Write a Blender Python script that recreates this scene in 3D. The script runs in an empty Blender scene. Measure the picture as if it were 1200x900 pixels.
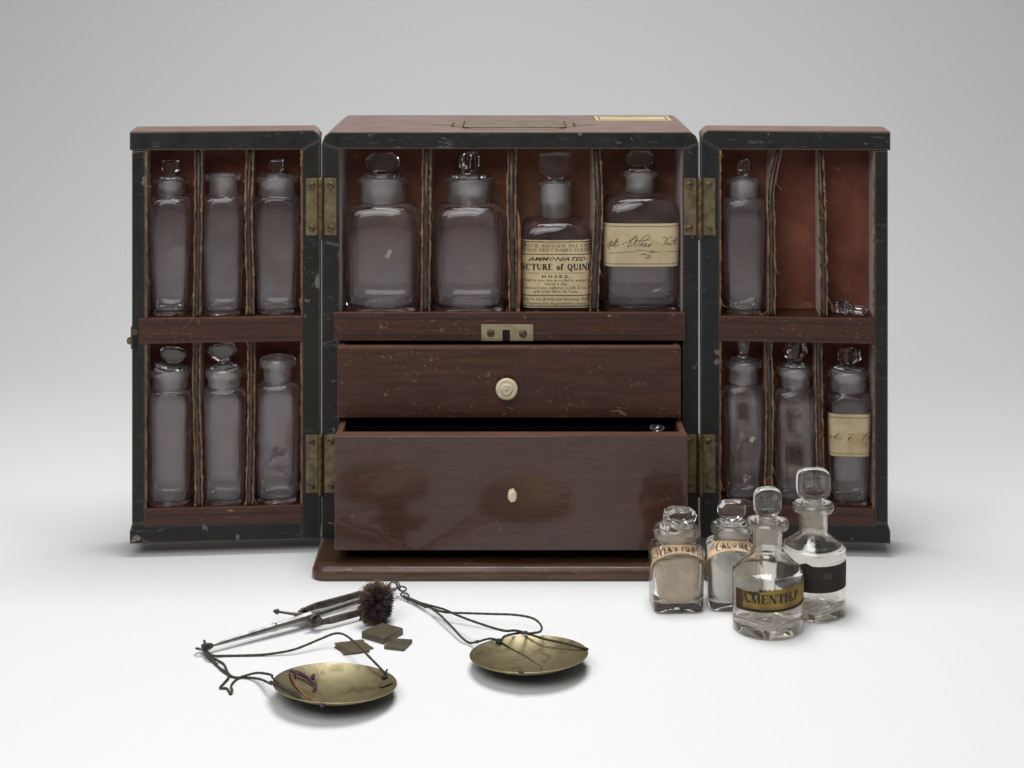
import bpy, bmesh, math, random
import numpy as np
from mathutils import Vector, Matrix, noise as mnoise

random.seed(7)
U = 0.0006            # one drawing unit (as measured on the chest's front plane) in metres
D = 2000.0            # camera distance from the chest's front plane, in units
HC = 693.0            # camera height above the table, in units
CX, CY = 598.0, -45.0 # principal point of the photograph
S = bpy.context.scene
COL = S.collection

# ------------------------------------------------------------------ camera
cam_d = bpy.data.cameras.new('camera')
cam = bpy.data.objects.new('camera', cam_d); COL.objects.link(cam)
cam.location = (0, -D*U, HC*U)
cam.rotation_euler = (math.radians(90), 0, 0)
cam_d.sensor_width = 36.0
cam_d.lens = 36.0*D/1200.0
cam_d.shift_x = (600.0-CX)/1200.0
cam_d.shift_y = -(450.0-CY)/1200.0
cam_d.clip_start = 0.02
cam_d.clip_end = 50
S.camera = cam

# ------------------------------------------------------------------ studio light
w = bpy.data.worlds.new('World'); S.world = w; w.use_nodes = True
w.node_tree.nodes['Background'].inputs[0].default_value = (0.97, 0.985, 1.0, 1)
w.node_tree.nodes['Background'].inputs[1].default_value = 0.10

def area(name, loc, target, sx, sy, power, col=(1, 1, 1)):
    l = bpy.data.lights.new(name, 'AREA'); l.shape = 'RECTANGLE'; l.size = sx; l.size_y = sy
    l.energy = power; l.color = col
    o = bpy.data.objects.new(name, l); COL.objects.link(o)
    o.location = loc
    o.rotation_euler = (Vector(target)-Vector(loc)).to_track_quat('-Z', 'Y').to_euler()
    return o
area('overhead_softbox', (0.02, -0.02, 1.15), (0.02, -0.02, 0.0), 0.50, 0.60, 11.2, (1.0, 1.0, 1.0))
area('front_softbox', (-0.32, -1.00, 1.00), (0.0, -0.20, 0.04), 1.00, 0.70, 9.4, (1.0, 1.0, 1.0))

S.view_settings.view_transform = 'Standard'
S.view_settings.look = 'None'
S.view_settings.gamma = 1.0
S.view_settings.exposure = 0.0
S.view_settings.use_curve_mapping = False
cy = S.cycles
cy.max_bounces = 26; cy.diffuse_bounces = 5; cy.glossy_bounces = 8
cy.transmission_bounces = 24; cy.transparent_max_bounces = 16
cy.caustics_reflective = False; cy.caustics_refractive = True
cy.blur_glossy = 0.6
cy.sample_clamp_indirect = 14.0
cy.use_denoising = True

# ------------------------------------------------------------------ measuring helpers
def sc(Y): return D/(D+Y)
def Xi(x, Y=0.0): return (x-CX)/sc(Y)
def Zi(y, Y=0.0): return HC-(y-CY)/sc(Y)
def fl(x, y, z=0.0):                      # a point at height z above the table
    s = (y-CY)/(HC-z)
    return Vector(((x-CX)/s, D/s-D, z))

# ------------------------------------------------------------------ mesh helpers
def put(name, verts, faces, mats, parent=None, smooth=False, fm=None, loc=None, rot=None, bevel=0, seg=2, uvs=None):
    me = bpy.data.meshes.new(name)
    me.from_pydata([(v[0]*U, v[1]*U, v[2]*U) for v in verts], [], faces)
    if not isinstance(mats, (list, tuple)): mats = [mats]
    for m in mats: me.materials.append(m)
    if fm is not None:
        me.polygons.foreach_set('material_index', fm)
    if smooth is True:
        me.polygons.foreach_set('use_smooth', [True]*len(me.polygons))
    elif smooth:
        me.polygons.foreach_set('use_smooth', smooth)
    me.update()
    o = bpy.data.objects.new(name, me); COL.objects.link(o)
    if parent is not None: o.parent = parent
    if loc is not None: o.location = (loc[0]*U, loc[1]*U, loc[2]*U)
    if rot is not None: o.rotation_euler = rot
    if bevel:
        b = o.modifiers.new('edge', 'BEVEL'); b.width = bevel*U; b.segments = seg
        b.limit_method = 'ANGLE'; b.angle_limit = math.radians(35)
    return o

def empty(name, label, cat, loc=(0, 0, 0), rz=0.0, group=None):
    o = bpy.data.objects.new(name, None); COL.objects.link(o)
    o.location = (loc[0]*U, loc[1]*U, loc[2]*U); o.rotation_euler = (0, 0, rz)
    o.empty_display_size = 0.01
    o['label'] = label; o['category'] = cat
    if group: o['group'] = group
    return o

class MB:
    def __init__(s): s.v = []; s.f = []; s.m = []; s.s = []
    def add(s, v, f, m=0, smooth=False):
        b = len(s.v); s.v += [tuple(q) for q in v]
        for q in f:
            s.f.append([b+i for i in q]); s.m.append(m); s.s.append(smooth)
    def box(s, x0, x1, y0, y1, z0, z1, m=0):
        v = [(x0,y0,z0),(x1,y0,z0),(x1,y1,z0),(x0,y1,z0),(x0,y0,z1),(x1,y0,z1),(x1,y1,z1),(x0,y1,z1)]
        s.add(v, [(0,3,2,1),(4,5,6,7),(0,1,5,4),(1,2,6,5),(2,3,7,6),(3,0,4,7)], m)
    def prism(s, pts, y0, y1, m=0):       # outline in X,Z pushed from y0 (front) to y1
        a = sum(pts[i][0]*pts[(i+1)%len(pts)][1]-pts[(i+1)%len(pts)][0]*pts[i][1] for i in range(len(pts)))
        if a < 0: pts = pts[::-1]
        n = len(pts)
        v = [(p[0], y0, p[1]) for p in pts]+[(p[0], y1, p[1]) for p in pts]
        f = [list(range(n)), list(range(2*n-1, n-1, -1))]
        f += [(i, i+n, (i+1)%n+n, (i+1)%n) for i in range(n)]
        s.add(v, f, m)
    def slab(s, pts, z0, z1, m=0):        # outline in X,Y pushed from z0 to z1
        a = sum(pts[i][0]*pts[(i+1)%len(pts)][1]-pts[(i+1)%len(pts)][0]*pts[i][1] for i in range(len(pts)))
        if a < 0: pts = pts[::-1]
        n = len(pts)
        v = [(p[0], p[1], z0) for p in pts]+[(p[0], p[1], z1) for p in pts]
        f = [list(range(n-1, -1, -1)), list(range(n, 2*n))]
        f += [(i, (i+1)%n, (i+1)%n+n, i+n) for i in range(n)]
        s.add(v, f, m)
    def lathe(s, prof, c=(0, 0, 0), axis='Z', seg=28, m=0, smooth=True):
        v = []; f = []
        for (r, h) in prof:
            for k in range(seg):
                t = 2*math.pi*k/seg
                a, b = r*math.cos(t), r*math.sin(t)
                if axis == 'Z': p = (c[0]+a, c[1]+b, c[2]+h)
                elif axis == 'Y': p = (c[0]+a, c[1]+h, c[2]-b)
                else: p = (c[0]+h, c[1]+a, c[2]+b)
                v.append(p)
        for i in range(len(prof)-1):
            for k in range(seg):
                k2 = (k+1) % seg
                f.append((i*seg+k, i*seg+k2, (i+1)*seg+k2, (i+1)*seg+k))
        f.append(list(range(seg-1, -1, -1))); f.append([(len(prof)-1)*seg+k for k in range(seg)])
        s.add(v, f, m, smooth)
    def tube(s, pts, r, sides=6, m=0, smooth=True):
        pts = [Vector(p) for p in pts]; n = len(pts)
        rr = r if isinstance(r, (list, tuple)) else [r]*n
        v = []; f = []; up = Vector((0, 0, 1)); prev = None
        for i, p in enumerate(pts):
            d = (pts[min(i+1, n-1)]-pts[max(i-1, 0)])
            if d.length < 1e-6: d = Vector((1, 0, 0))
            d.normalize()
            a = (prev - d*prev.dot(d)) if prev is not None else d.cross(up)
            if a.length < 1e-4: a = d.cross(Vector((0.3, 1, 0)))
            a.normalize(); b = d.cross(a); prev = a
            for k in range(sides):
                t = 2*math.pi*k/sides
                v.append(p+(a*math.cos(t)+b*math.sin(t))*rr[i])
        for i in range(n-1):
            for k in range(sides):
                k2 = (k+1) % sides
                f.append((i*sides+k, i*sides+k2, (i+1)*sides+k2, (i+1)*sides+k))
        f.append(list(range(sides-1, -1, -1))); f.append([(n-1)*sides+k for k in range(sides)])
        s.add(v, f, m, smooth)
    def torus(s, c, R, r, nrm=(0, 0, 1), seg=18, sides=7, m=0, sq=1.0):
        n = Vector(nrm).normalized(); a = n.orthogonal().normalized(); b = n.cross(a)
        v = []; f = []
        for i in range(seg):
            t = 2*math.pi*i/seg; d = a*math.cos(t)*sq+b*math.sin(t); dn = d.normalized()
            for k in range(sides):
                q = 2*math.pi*k/sides
                v.append(Vector(c)+d*R+dn*math.cos(q)*r+n*math.sin(q)*r)
        for i in range(seg):
            for k in range(sides):
                f.append((i*sides+k, ((i+1)%seg)*sides+k, ((i+1)%seg)*sides+(k+1)%sides, i*sides+(k+1)%sides))
        s.add(v, f, m, True)
    def build(s, name, mats, parent=None, **k):
        return put(name, s.v, s.f, mats, parent, smooth=s.s, fm=s.m, **k)

def spline(pts, n=8):
    P = [Vector(p) for p in pts]; P = [P[0]*2-P[1]]+P+[P[-1]*2-P[-2]]
    out = []
    for i in range(1, len(P)-2):
        for k in range(n):
            t = k/n; a, b, c, d = P[i-1], P[i], P[i+1], P[i+2]
            out.append(0.5*((2*b)+(c-a)*t+(2*a-5*b+4*c-d)*t*t+(3*b-a-3*c+d)*t**3))
    out.append(P[-2]); return out

# ------------------------------------------------------------------ materials
class NT:
    def __init__(s, name):
        s.mat = bpy.data.materials.new(name); s.mat.use_nodes = True
        s.t = s.mat.node_tree; s.b = s.t.nodes['Principled BSDF']; s.out = s.t.nodes['Material Output']
    def n(s, typ, **kw):
        x = s.t.nodes.new(typ)
        for k, v in kw.items(): setattr(x, k, v)
        return x
    def l(s, a, b): s.t.links.new(a, b)
    def coord(s, scale=(1, 1, 1), rnd=True):
        tc = s.n('ShaderNodeTexCoord'); mp = s.n('ShaderNodeMapping')
        mp.inputs['Scale'].default_value = [q/U for q in scale]
        s.l(tc.outputs['Object'], mp.inputs['Vector'])
        if rnd:
            oi = s.n('ShaderNodeObjectInfo'); m = s.n('ShaderNodeMath', operation='MULTIPLY'); m.inputs[1].default_value = 57.0
            s.l(oi.outputs['Random'], m.inputs[0]); s.l(m.outputs[0], mp.inputs['Location'])
        return mp.outputs[0]
    def noise(s, vec, scale=1.0, detail=4, dist=0.0, rough=0.55):
        x = s.n('ShaderNodeTexNoise'); x.inputs['Scale'].default_value = scale; x.inputs['Detail'].default_value = detail
        x.inputs['Distortion'].default_value = dist; x.inputs['Roughness'].default_value = rough
        s.l(vec, x.inputs['Vector']); return x.outputs['Fac']
    def ramp(s, fac, stops):
        x = s.n('ShaderNodeValToRGB'); e = x.color_ramp.elements
        while len(e) < len(stops): e.new(0.5)
        for q, (p, c) in zip(e, stops):
            q.position = p; q.color = (c[0], c[1], c[2], 1) if isinstance(c, tuple) else (c, c, c, 1)
        s.l(fac, x.inputs['Fac']); return x.outputs['Color']
    def mix(s, fac, a, b, mode='MIX'):
        x = s.n('ShaderNodeMix', data_type='RGBA', blend_type=mode)
        if isinstance(fac, float): x.inputs['Factor'].default_value = fac
        else: s.l(fac, x.inputs['Factor'])
        for q, i in ((a, 6), (b, 7)):
            if isinstance(q, tuple): x.inputs[i].default_value = (*q, 1)
            else: s.l(q, x.inputs[i])
        return x.outputs[2]
    def math(s, op, a, b=0.0):
        x = s.n('ShaderNodeMath', operation=op)
        for i, q in enumerate((a, b)):
            if isinstance(q, (int, float)): x.inputs[i].default_value = q
            else: s.l(q, x.inputs[i])
        return x.outputs[0]
    def bump(s, h, dist=0.2, strength=0.5):
        x = s.n('ShaderNodeBump'); x.inputs['Distance'].default_value = dist*U; x.inputs['Strength'].default_value = strength
        s.l(h, x.inputs['Height']); s.l(x.outputs[0], s.b.inputs['Normal']); return x.outputs[0]
    def edge(s, r=2.0):                     # 0 on flats, up to 1 on worn arrises
        bv = s.n('ShaderNodeBevel', samples=4); bv.inputs['Radius'].default_value = r*U
        ge = s.n('ShaderNodeNewGeometry'); d = s.n('ShaderNodeVectorMath', operation='DOT_PRODUCT')
        s.l(bv.outputs[0], d.inputs[0]); s.l(ge.outputs['Normal'], d.inputs[1])
        return s.math('SUBTRACT', 1.0, d.outputs['Value'])
    def set(s, **k):
        for a, v in k.items():
            i = s.b.inputs[a.replace('_', ' ')]
            if hasattr(v, 'links'): s.l(v, i)
            else: i.default_value = (*v, 1) if isinstance(v, tuple) and len(v) == 3 else v

def wood(name, dark, mid, light, axis='X', coat=0.4, rough=0.38, scratch=0.5, coat_rough=0.16, wear=(0.24, 0.145, 0.075), spec=0.33):
    m = NT(name)
    st = {'X': (0.011, 0.20, 0.26), 'Z': (0.2, 0.2, 0.011), 'Y': (0.2, 0.011, 0.2)}[axis]
    g = m.noise(m.coord(st), 1.0, 6, 0.6, 0.62)
    big = m.noise(m.coord((0.012, 0.012, 0.02)), 1.0, 3, 0.4)
    c = m.ramp(g, [(0.22, dark), (0.50, mid), (0.80, light)])
    c = m.mix(m.ramp(big, [(0.35, 0.0), (0.7, 0.4)]), c, dark)
    st2 = {'X': (0.03, 0.5, 0.62), 'Z': (0.55, 0.55, 0.03), 'Y': (0.55, 0.03, 0.55)}[axis]
    pore = m.noise(m.coord(st2), 1.0, 3)
    c = m.mix(m.ramp(pore, [(0.56, 0.0), (0.66, 0.5)]), c, tuple(q*0.45 for q in dark))
    # dents and scratches through the polish
    sv = m.noise(m.coord((0.10, 0.10, 0.17)), 1.0, 7, 1.6, 0.7)
    area_ = m.noise(m.coord((0.018, 0.018, 0.03)), 1.0, 2)
    sm = m.math('MULTIPLY', m.ramp(sv, [(0.60, 0.0), (0.655, 1.0)]), m.ramp(area_, [(0.43, 0.0), (0.57, 1.0)]))
    sm = m.math('MULTIPLY', sm, scratch)
    c = m.mix(sm, c, wear)
    e = m.math('MULTIPLY', m.edge(1.6), m.noise(m.coord((0.09, 0.09, 0.09)), 1.0, 4))
    c = m.mix(m.math('MULTIPLY', m.ramp(e, [(0.02, 0.0), (0.10, 1.0)]), 0.6), c, wear)
    rr = m.ramp(m.noise(m.coord((0.03, 0.03, 0.05)), 1.0, 4), [(0.3, rough-0.08), (0.7, rough+0.12)])
    m.set(Base_Color=c, Roughness=rr, Coat_Weight=coat, Coat_Roughness=coat_rough, Specular_IOR_Level=spec)
    h = m.math('SUBTRACT', m.math('MULTIPLY', pore, 0.4), m.math('MULTIPLY', sm, 1.0))
    m.bump(h, 0.25, 0.35)
    return m.mat

def black_paint(name):
    m = NT(name)
    n1 = m.noise(m.coord((0.05, 0.05, 0.03)), 1.0, 5)
    c = m.ramp(n1, [(0.3, (0.005, 0.005, 0.0048)), (0.7, (0.0125, 0.0122, 0.0115))])
    sv = m.noise(m.coord((0.045, 0.2, 0.16)), 1.0, 7, 1.2, 0.7)
    sm = m.math('MULTIPLY', m.ramp(sv, [(0.57, 0.0), (0.68, 0.85)]), m.ramp(m.noise(m.coord((0.02, 0.02, 0.02)), 1.0, 2), [(0.44, 0.12), (0.60, 1.0)]))
    c = m.mix(sm, c, (0.10, 0.092, 0.078))
    e = m.math('MULTIPLY', m.edge(2.6), m.noise(m.coord((0.10, 0.10, 0.10)), 1.0, 5, 0.6))
    c = m.mix(m.ramp(e, [(0.012, 0.0), (0.07, 0.9)]), c, (0.17, 0.14, 0.10))
    chip = m.ramp(m.noise(m.coord((0.055, 0.055, 0.055)), 1.0, 3, 0.5), [(0.68, 0.0), (0.70, 0.85)])
    c = m.mix(chip, c, (0.14, 0.12, 0.095))
    m.set(Base_Color=c, Roughness=m.ramp(n1, [(0.3, 0.40), (0.7, 0.62)]), Specular_IOR_Level=0.34)
    m.bump(m.math('ADD', m.noise(m.coord((0.03, 0.3, 0.2)), 1.0, 4), sm), 0.3, 0.4)
    return m.mat

def lining(name, a, b, c_, worn):
    m = NT(name)
    v = m.coord((0.02, 0.02, 0.016))
    c = m.ramp(m.noise(v, 1.0, 5, 0.5), [(0.28, a), (0.52, b), (0.76, c_)])
    weave = m.noise(m.coord((0.7, 0.7, 0.35)), 1.0, 2)
    c = m.mix(m.ramp(weave, [(0.35, 0.35), (0.7, 0.0)]), c, tuple(q*0.5 for q in a))
    c = m.mix(m.ramp(m.noise(m.coord((0.035, 0.035, 0.09)), 1.0, 6, 0.8), [(0.62, 0.0), (0.74, 0.45)]), c, worn)
    m.set(Base_Color=c, Roughness=0.85, Sheen_Weight=0.25, Sheen_Roughness=0.5)
    m.bump(weave, 0.3, 0.5)
    return m.mat

def plain(name, col, rough=0.6, metal=0.0, var=0.35, scale=0.08, spec=None, bump=0.25, second=None):
    m = NT(name)
    n1 = m.noise(m.coord((scale,)*3), 1.0, 6, 0.4, 0.6)
    b = second or tuple(q*(1-var) for q in col)
    c = m.ramp(n1, [(0.32, b), (0.66, col)])
    m.set(Base_Color=c, Metallic=metal, Roughness=m.ramp(n1, [(0.3, min(1, rough+0.14)), (0.7, rough)]))
    if spec is not None: m.set(Specular_IOR_Level=spec)
    if bump: m.bump(m.noise(m.coord((scale*5,)*3), 1.0, 3), 0.25, bump)
    return m.mat

def glass(name, haze=0.05, tint=(0.985, 0.985, 0.985), film=(0.60, 0.58, 0.60), rough=0.0, spots=0.0, low=0.0, stain=None, zs=0.02, ior=1.48):
    m = NT(name); m.t.nodes.remove(m.b)
    g = m.n('ShaderNodeBsdfGlass'); g.inputs['Color'].default_value = (*tint, 1); g.inputs['Roughness'].default_value = rough
    g.inputs['IOR'].default_value = ior
    if rough == 0.0:
        bp = m.n('ShaderNodeBump'); bp.inputs['Distance'].default_value = 0.9*U; bp.inputs['Strength'].default_value = 0.07
        m.l(m.noise(m.coord((0.05, 0.05, 0.03)), 1.0, 2), bp.inputs['Height']); m.l(bp.outputs[0], g.inputs['Normal'])
    d = m.n('ShaderNodeBsdfDiffuse'); t = m.n('ShaderNodeBsdfTranslucent')
    fc = film
    if stain:
        c = m.mix(m.ramp(m.noise(m.coord((0.05,)*3), 1.0, 5, 0.8), [(0.52, 0.0), (0.68, 1.0)]), film, stain)
        m.l(c, d.inputs[0]); m.l(c, t.inputs[0])
    else:
        d.inputs[0].default_value = (*fc, 1); t.inputs[0].default_value = (*fc, 1)
    a = m.n('ShaderNodeMixShader'); a.inputs[0].default_value = 0.45
    m.l(d.outputs[0], a.inputs[1]); m.l(t.outputs[0], a.inputs[2])
    n1 = m.noise(m.coord((0.025, 0.025, zs)), 1.0, 6, 0.7, 0.62)
    big = m.ramp(m.noise(m.coord((0.016, 0.016, 0.012)), 1.0, 3, 0.6), [(0.36, 0.25), (0.62, 1.7)])
    f = m.math('ADD', m.math('MULTIPLY', m.ramp(n1, [(0.34, haze*0.25), (0.54, haze), (0.70, haze*3.0)]), big), low)
    if spots:
        sp = m.ramp(m.noise(m.coord((0.32,)*3), 1.0, 3, 0.0), [(0.64, 0.0), (0.72, spots)])
        f = m.math('ADD', f, sp)
    mx = m.n('ShaderNodeMixShader'); m.l(f, mx.inputs[0]); m.l(g.outputs[0], mx.inputs[1]); m.l(a.outputs[0], mx.inputs[2])
    m.l(mx.outputs[0], m.out.inputs['Surface'])
    return m.mat

def paper(name, col, edge, stain=0.5):
    m = NT(name)
    n1 = m.noise(m.coord((0.03,)*3), 1.0, 6, 0.5, 0.6)
    c = m.ramp(n1, [(0.3, edge), (0.6, col)])
    fib = m.noise(m.coord((0.5,)*3), 1.0, 3)
    c = m.mix(m.ramp(fib, [(0.4, 0.22*stain), (0.6, 0.0)]), c, edge)
    m.set(Base_Color=c, Roughness=0.75, Specular_IOR_Level=0.25)
    m.bump(fib, 0.2, 0.25)
    return m.mat

M = {}
M['maho'] = wood('mahogany', (0.028, 0.0078, 0.0038), (0.057, 0.0170, 0.0078), (0.104, 0.035, 0.0154), 'X', 0.08, 0.42, 1.0, 0.25)
M['maho_gloss'] = wood('mahogany_polished', (0.029, 0.0080, 0.0040), (0.051, 0.0152, 0.0072), (0.080, 0.0265, 0.0125), 'X', 0.62, 0.42, 0.35, 0.09)
M['maho_top'] = wood('mahogany_painted_sheen', (0.085, 0.032, 0.018), (0.16, 0.062, 0.036), (0.24, 0.105, 0.066), 'X', 0.5, 0.34, 0.5, 0.3)  # pale pinkish sheen of the upward-facing boards painted into the wood colour
M['maho_edge'] = wood('mahogany_raw_edge', (0.070, 0.026, 0.017), (0.125, 0.050, 0.033), (0.19, 0.085, 0.057), 'X', 0.0, 0.6, 0.6)
M['plinth'] = wood('plinth_mahogany', (0.034, 0.015, 0.0085), (0.082, 0.038, 0.020), (0.140, 0.074, 0.040), 'X', 0.35, 0.40, 1.0, 0.25, (0.24, 0.17, 0.10))
M['inside'] = plain('drawer_inside', (0.022, 0.010, 0.009), 0.9)
M['black'] = black_paint('black_paint')
M['line'] = plain('ebony_inlay', (0.010, 0.008, 0.008), 0.5)
M['red'] = lining('red_lining', (0.105, 0.026, 0.016), (0.195, 0.056, 0.032), (0.29, 0.105, 0.056), (0.34, 0.165, 0.09))
M['red_side'] = lining('red_lining_faded', (0.115, 0.040, 0.027), (0.19, 0.075, 0.05), (0.28, 0.13, 0.085), (0.33, 0.18, 0.115))
M['red_case'] = lining('brown_red_lining', (0.18, 0.062, 0.038), (0.31, 0.120, 0.070), (0.42, 0.20, 0.115), (0.50, 0.32, 0.19))
M['leather'] = plain('black_leather_edge', (0.046, 0.035, 0.029), 0.34, 0, 0.6, 0.07, second=(0.012, 0.009, 0.008))
M['fray'] = plain('tan_frayed_leather', (0.28, 0.155, 0.072), 0.9, 0, 0.5, 0.07, second=(0.080, 0.042, 0.022))
M['thread'] = plain('tan_thread', (0.36, 0.215, 0.095), 0.9, 0, 0.3, 0.2)
M['brass_old'] = plain('tarnished_brass', (0.21, 0.165, 0.085), 0.46, 0.6, 0.5, 0.09, second=(0.085, 0.066, 0.038))
M['brass_dark'] = plain('brown_brass', (0.17, 0.110, 0.045), 0.42, 0.75, 0.5, 0.12, second=(0.07, 0.045, 0.022))
M['brass_pan'] = plain('brass_pan', (0.46, 0.395, 0.225), 0.36, 0.85, 0.35, 0.035, second=(0.31, 0.27, 0.16))
def tarnished(mt_):
    nt = mt_.node_tree; m = NT.__new__(NT); m.mat = mt_; m.t = nt; m.b = nt.nodes['Principled BSDF']; m.out = nt.nodes['Material Output']
    src = m.b.inputs['Base Color'].links[0].from_socket
    c = m.mix(m.ramp(m.noise(m.coord((0.05,)*3), 1.0, 6, 0.8, 0.65), [(0.50, 0.0), (0.66, 0.6)]), src, (0.15, 0.115, 0.055))
    c = m.mix(m.ramp(m.noise(m.coord((0.3,)*3), 1.0, 4, 0.3), [(0.64, 0.0), (0.70, 0.55)]), c, (0.085, 0.060, 0.030))
    m.set(Base_Color=c)
tarnished(M['brass_pan'])
M['brass_pale'] = plain('pale_brass', (0.36, 0.31, 0.19), 0.45, 0.55, 0.3, 0.06, second=(0.22, 0.18, 0.11))
M['brass_top'] = plain('dull_pale_brass', (0.20, 0.165, 0.105), 0.5, 0.35, 0.3, 0.05, second=(0.14, 0.105, 0.068))
M['screw'] = plain('screw_metal', (0.17, 0.125, 0.075), 0.45, 0.7, 0.5, 0.3)
M['slot'] = plain('screw_slot', (0.012, 0.010, 0.009), 0.8)
M['ivory'] = plain('ivory', (0.66, 0.585, 0.42), 0.38, 0, 0.25, 0.12, second=(0.50, 0.41, 0.26))
M['bare'] = plain('bare_wood_patch', (0.21, 0.18, 0.135), 0.8, 0, 0.5, 0.3)
M['void'] = plain('notch_dark', (0.006, 0.005, 0.005), 0.9)
M['paper'] = paper('aged_paper', (0.52, 0.42, 0.265), (0.38, 0.28, 0.155))
M['paper_pale'] = paper('pale_aged_paper', (0.60, 0.49, 0.305), (0.46, 0.34, 0.185), 0.7)
M['paper_peach'] = paper('peach_paper', (0.80, 0.60, 0.40), (0.64, 0.44, 0.26), 0.4)
M['gilt'] = paper('gilt_label', (0.33, 0.235, 0.045), (0.155, 0.085, 0.026), 1.0)
M['gilt_brown'] = paper('brown_label', (0.075, 0.040, 0.018), (0.035, 0.020, 0.011), 1.0)
M['dark_label'] = paper('dark_label', (0.030, 0.024, 0.020), (0.016, 0.013, 0.012), 0.8)
M['ink'] = plain('black_ink', (0.018, 0.019, 0.017), 0.7, 0, 0.2, 0.3, bump=0)
M['ink_soft'] = plain('faded_ink', (0.135, 0.115, 0.080), 0.8, 0, 0.3, 0.3, bump=0)
M['ink_brown'] = plain('brown_ink', (0.115, 0.062, 0.030), 0.7, 0, 0.4, 0.2, bump=0)
M['ink_gold'] = plain('worn_gold_ink', (0.10, 0.062, 0.028), 0.6, 0, 0.4, 0.3, bump=0)
M['steel'] = plain('bright_steel', (0.48, 0.47, 0.46), 0.27, 0.9, 0.55, 0.07, second=(0.20, 0.185, 0.175))
M['rust'] = plain('rusty_steel', (0.17, 0.145, 0.125), 0.45, 0.75, 0.6, 0.16, second=(0.055, 0.040, 0.030))
M['cord'] = plain('olive_cord', (0.060, 0.056, 0.038), 0.85, 0, 0.4, 0.5)
M['purple'] = plain('purple_thread', (0.115, 0.060, 0.078), 0.9, 0, 0.5, 0.3)
M['tuft_a'] = plain('tassel_purple', (0.080, 0.042, 0.066), 0.85, 0, 0.6, 0.1)
M['tuft_c'] = plain('tassel_dark', (0.045, 0.032, 0.030), 0.85, 0, 0.5, 0.1)
M['tuft_b'] = plain('tassel_tan', (0.25, 0.17, 0.10), 0.85, 0, 0.4, 0.1)
M['weight'] = plain('weight_brass', (0.135, 0.112, 0.070), 0.5, 0.45, 0.4, 0.10, second=(0.085, 0.078, 0.058))
M['foil'] = plain('weight_foil', (0.165, 0.125, 0.075), 0.55, 0.4, 0.4, 0.12)
M['powder_tan'] = plain('tan_powder', (0.74, 0.60, 0.43), 0.95, 0, 0.25, 0.07, spec=0.1, bump=0.8)
M['powder_white'] = plain('white_powder', (0.92, 0.91, 0.88), 0.95, 0, 0.1, 0.07, spec=0.1, bump=0.7)
M['crumb'] = plain('grey_crystals', (0.30, 0.27, 0.24), 0.7, 0, 0.5, 0.25, bump=0.8)
M['flake'] = plain('paper_flake', (0.50, 0.43, 0.32), 0.8)
M['glass_a'] = glass('hazy_glass', 0.026, film=(0.74, 0.67, 0.70), low=0.009, tint=(0.990, 0.983, 0.986), ior=1.45)
M['glass_b'] = glass('clouded_glass', 0.030, film=(0.74, 0.67, 0.71), spots=0.06, low=0.011, tint=(0.990, 0.983, 0.986), ior=1.45)
M['glass_c'] = glass('dusty_glass', 0.024, film=(0.68, 0.64, 0.66), spots=0.22, low=0.008, tint=(0.990, 0.983, 0.986), ior=1.45)
M['glass_d'] = glass('clear_glass', 0.020, tint=(0.99, 0.985, 0.97), film=(0.70, 0.66, 0.58))
M['glass_e'] = glass('stained_glass', 0.030, tint=(0.985, 0.975, 0.955), film=(0.72, 0.68, 0.60), stain=(0.42, 0.27, 0.12))
M['glass_f'] = glass('faintly_hazed_glass', 0.018, film=(0.72, 0.65, 0.67), low=0.004, tint=(0.990, 0.983, 0.986), ior=1.45)
M['glass_g'] = glass('speckled_glass', 0.012, film=(0.70, 0.62, 0.67), spots=0.13, low=0.004, tint=(0.990, 0.983, 0.986), ior=1.45)
M['stop'] = glass('stopper_glass', 0.022, film=(0.62, 0.60, 0.60))
M['stop_front'] = glass('stopper_glass_clear', 0.012, film=(0.75, 0.70, 0.62))
M['stop_amber'] = glass('stopper_glass_amber', 0.03, tint=(0.99, 0.97, 0.93), film=(0.45, 0.28, 0.12))
M['ground'] = glass('ground_glass', 0.34, film=(0.92, 0.89, 0.87), rough=0.4, low=0.32)
M['ground_warm'] = glass('ground_glass_warm', 0.36, film=(0.92, 0.86, 0.72), rough=0.4, low=0.40)
M['ground_white'] = glass('ground_glass_white', 0.40, film=(0.95, 0.93, 0.89), rough=0.4, low=0.40)

M['ground_neck'] = glass('ground_neck', 0.18, film=(0.88, 0.85, 0.84), rough=0.3, low=0.12)
M['ground_neck_warm'] = glass('ground_neck_warm', 0.16, film=(0.94, 0.89, 0.78), rough=0.25, low=0.12)

# ------------------------------------------------------------------ setting: the paper sweep
mb = NT('backdrop_paper')
c = mb.ramp(mb.noise(mb.coord((0.002,)*3, False), 1.0, 3), [(0.3, (0.785, 0.785, 0.785)), (0.7, (0.80, 0.80, 0.80))])
mb.set(Base_Color=c, Roughness=0.75, Specular_IOR_Level=0.2)
mb.bump(mb.noise(mb.coord((0.25,)*3, False), 1.0, 3), 0.2, 0.12)
prof = [(-3600.0, 0.0), (800.0, 0.0)]
R_ = 1300.0
for i in range(1, 25):
    t = math.pi/2*i/24
    prof.append((800+R_*math.sin(t), R_-R_*math.cos(t)))
prof.append((800+R_, 3600.0))
v = []; f = []
for (y, z) in prof: v += [(-3200, y, z), (3200, y, z)]
for i in range(len(prof)-1): f.append((2*i, 2*i+1, 2*i+3, 2*i+2))
bd = put('backdrop', v, f, mb.mat, smooth=True); bd['kind'] = 'structure'
bd['label'] = 'seamless pale grey paper sweep under and behind the chest'

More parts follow.
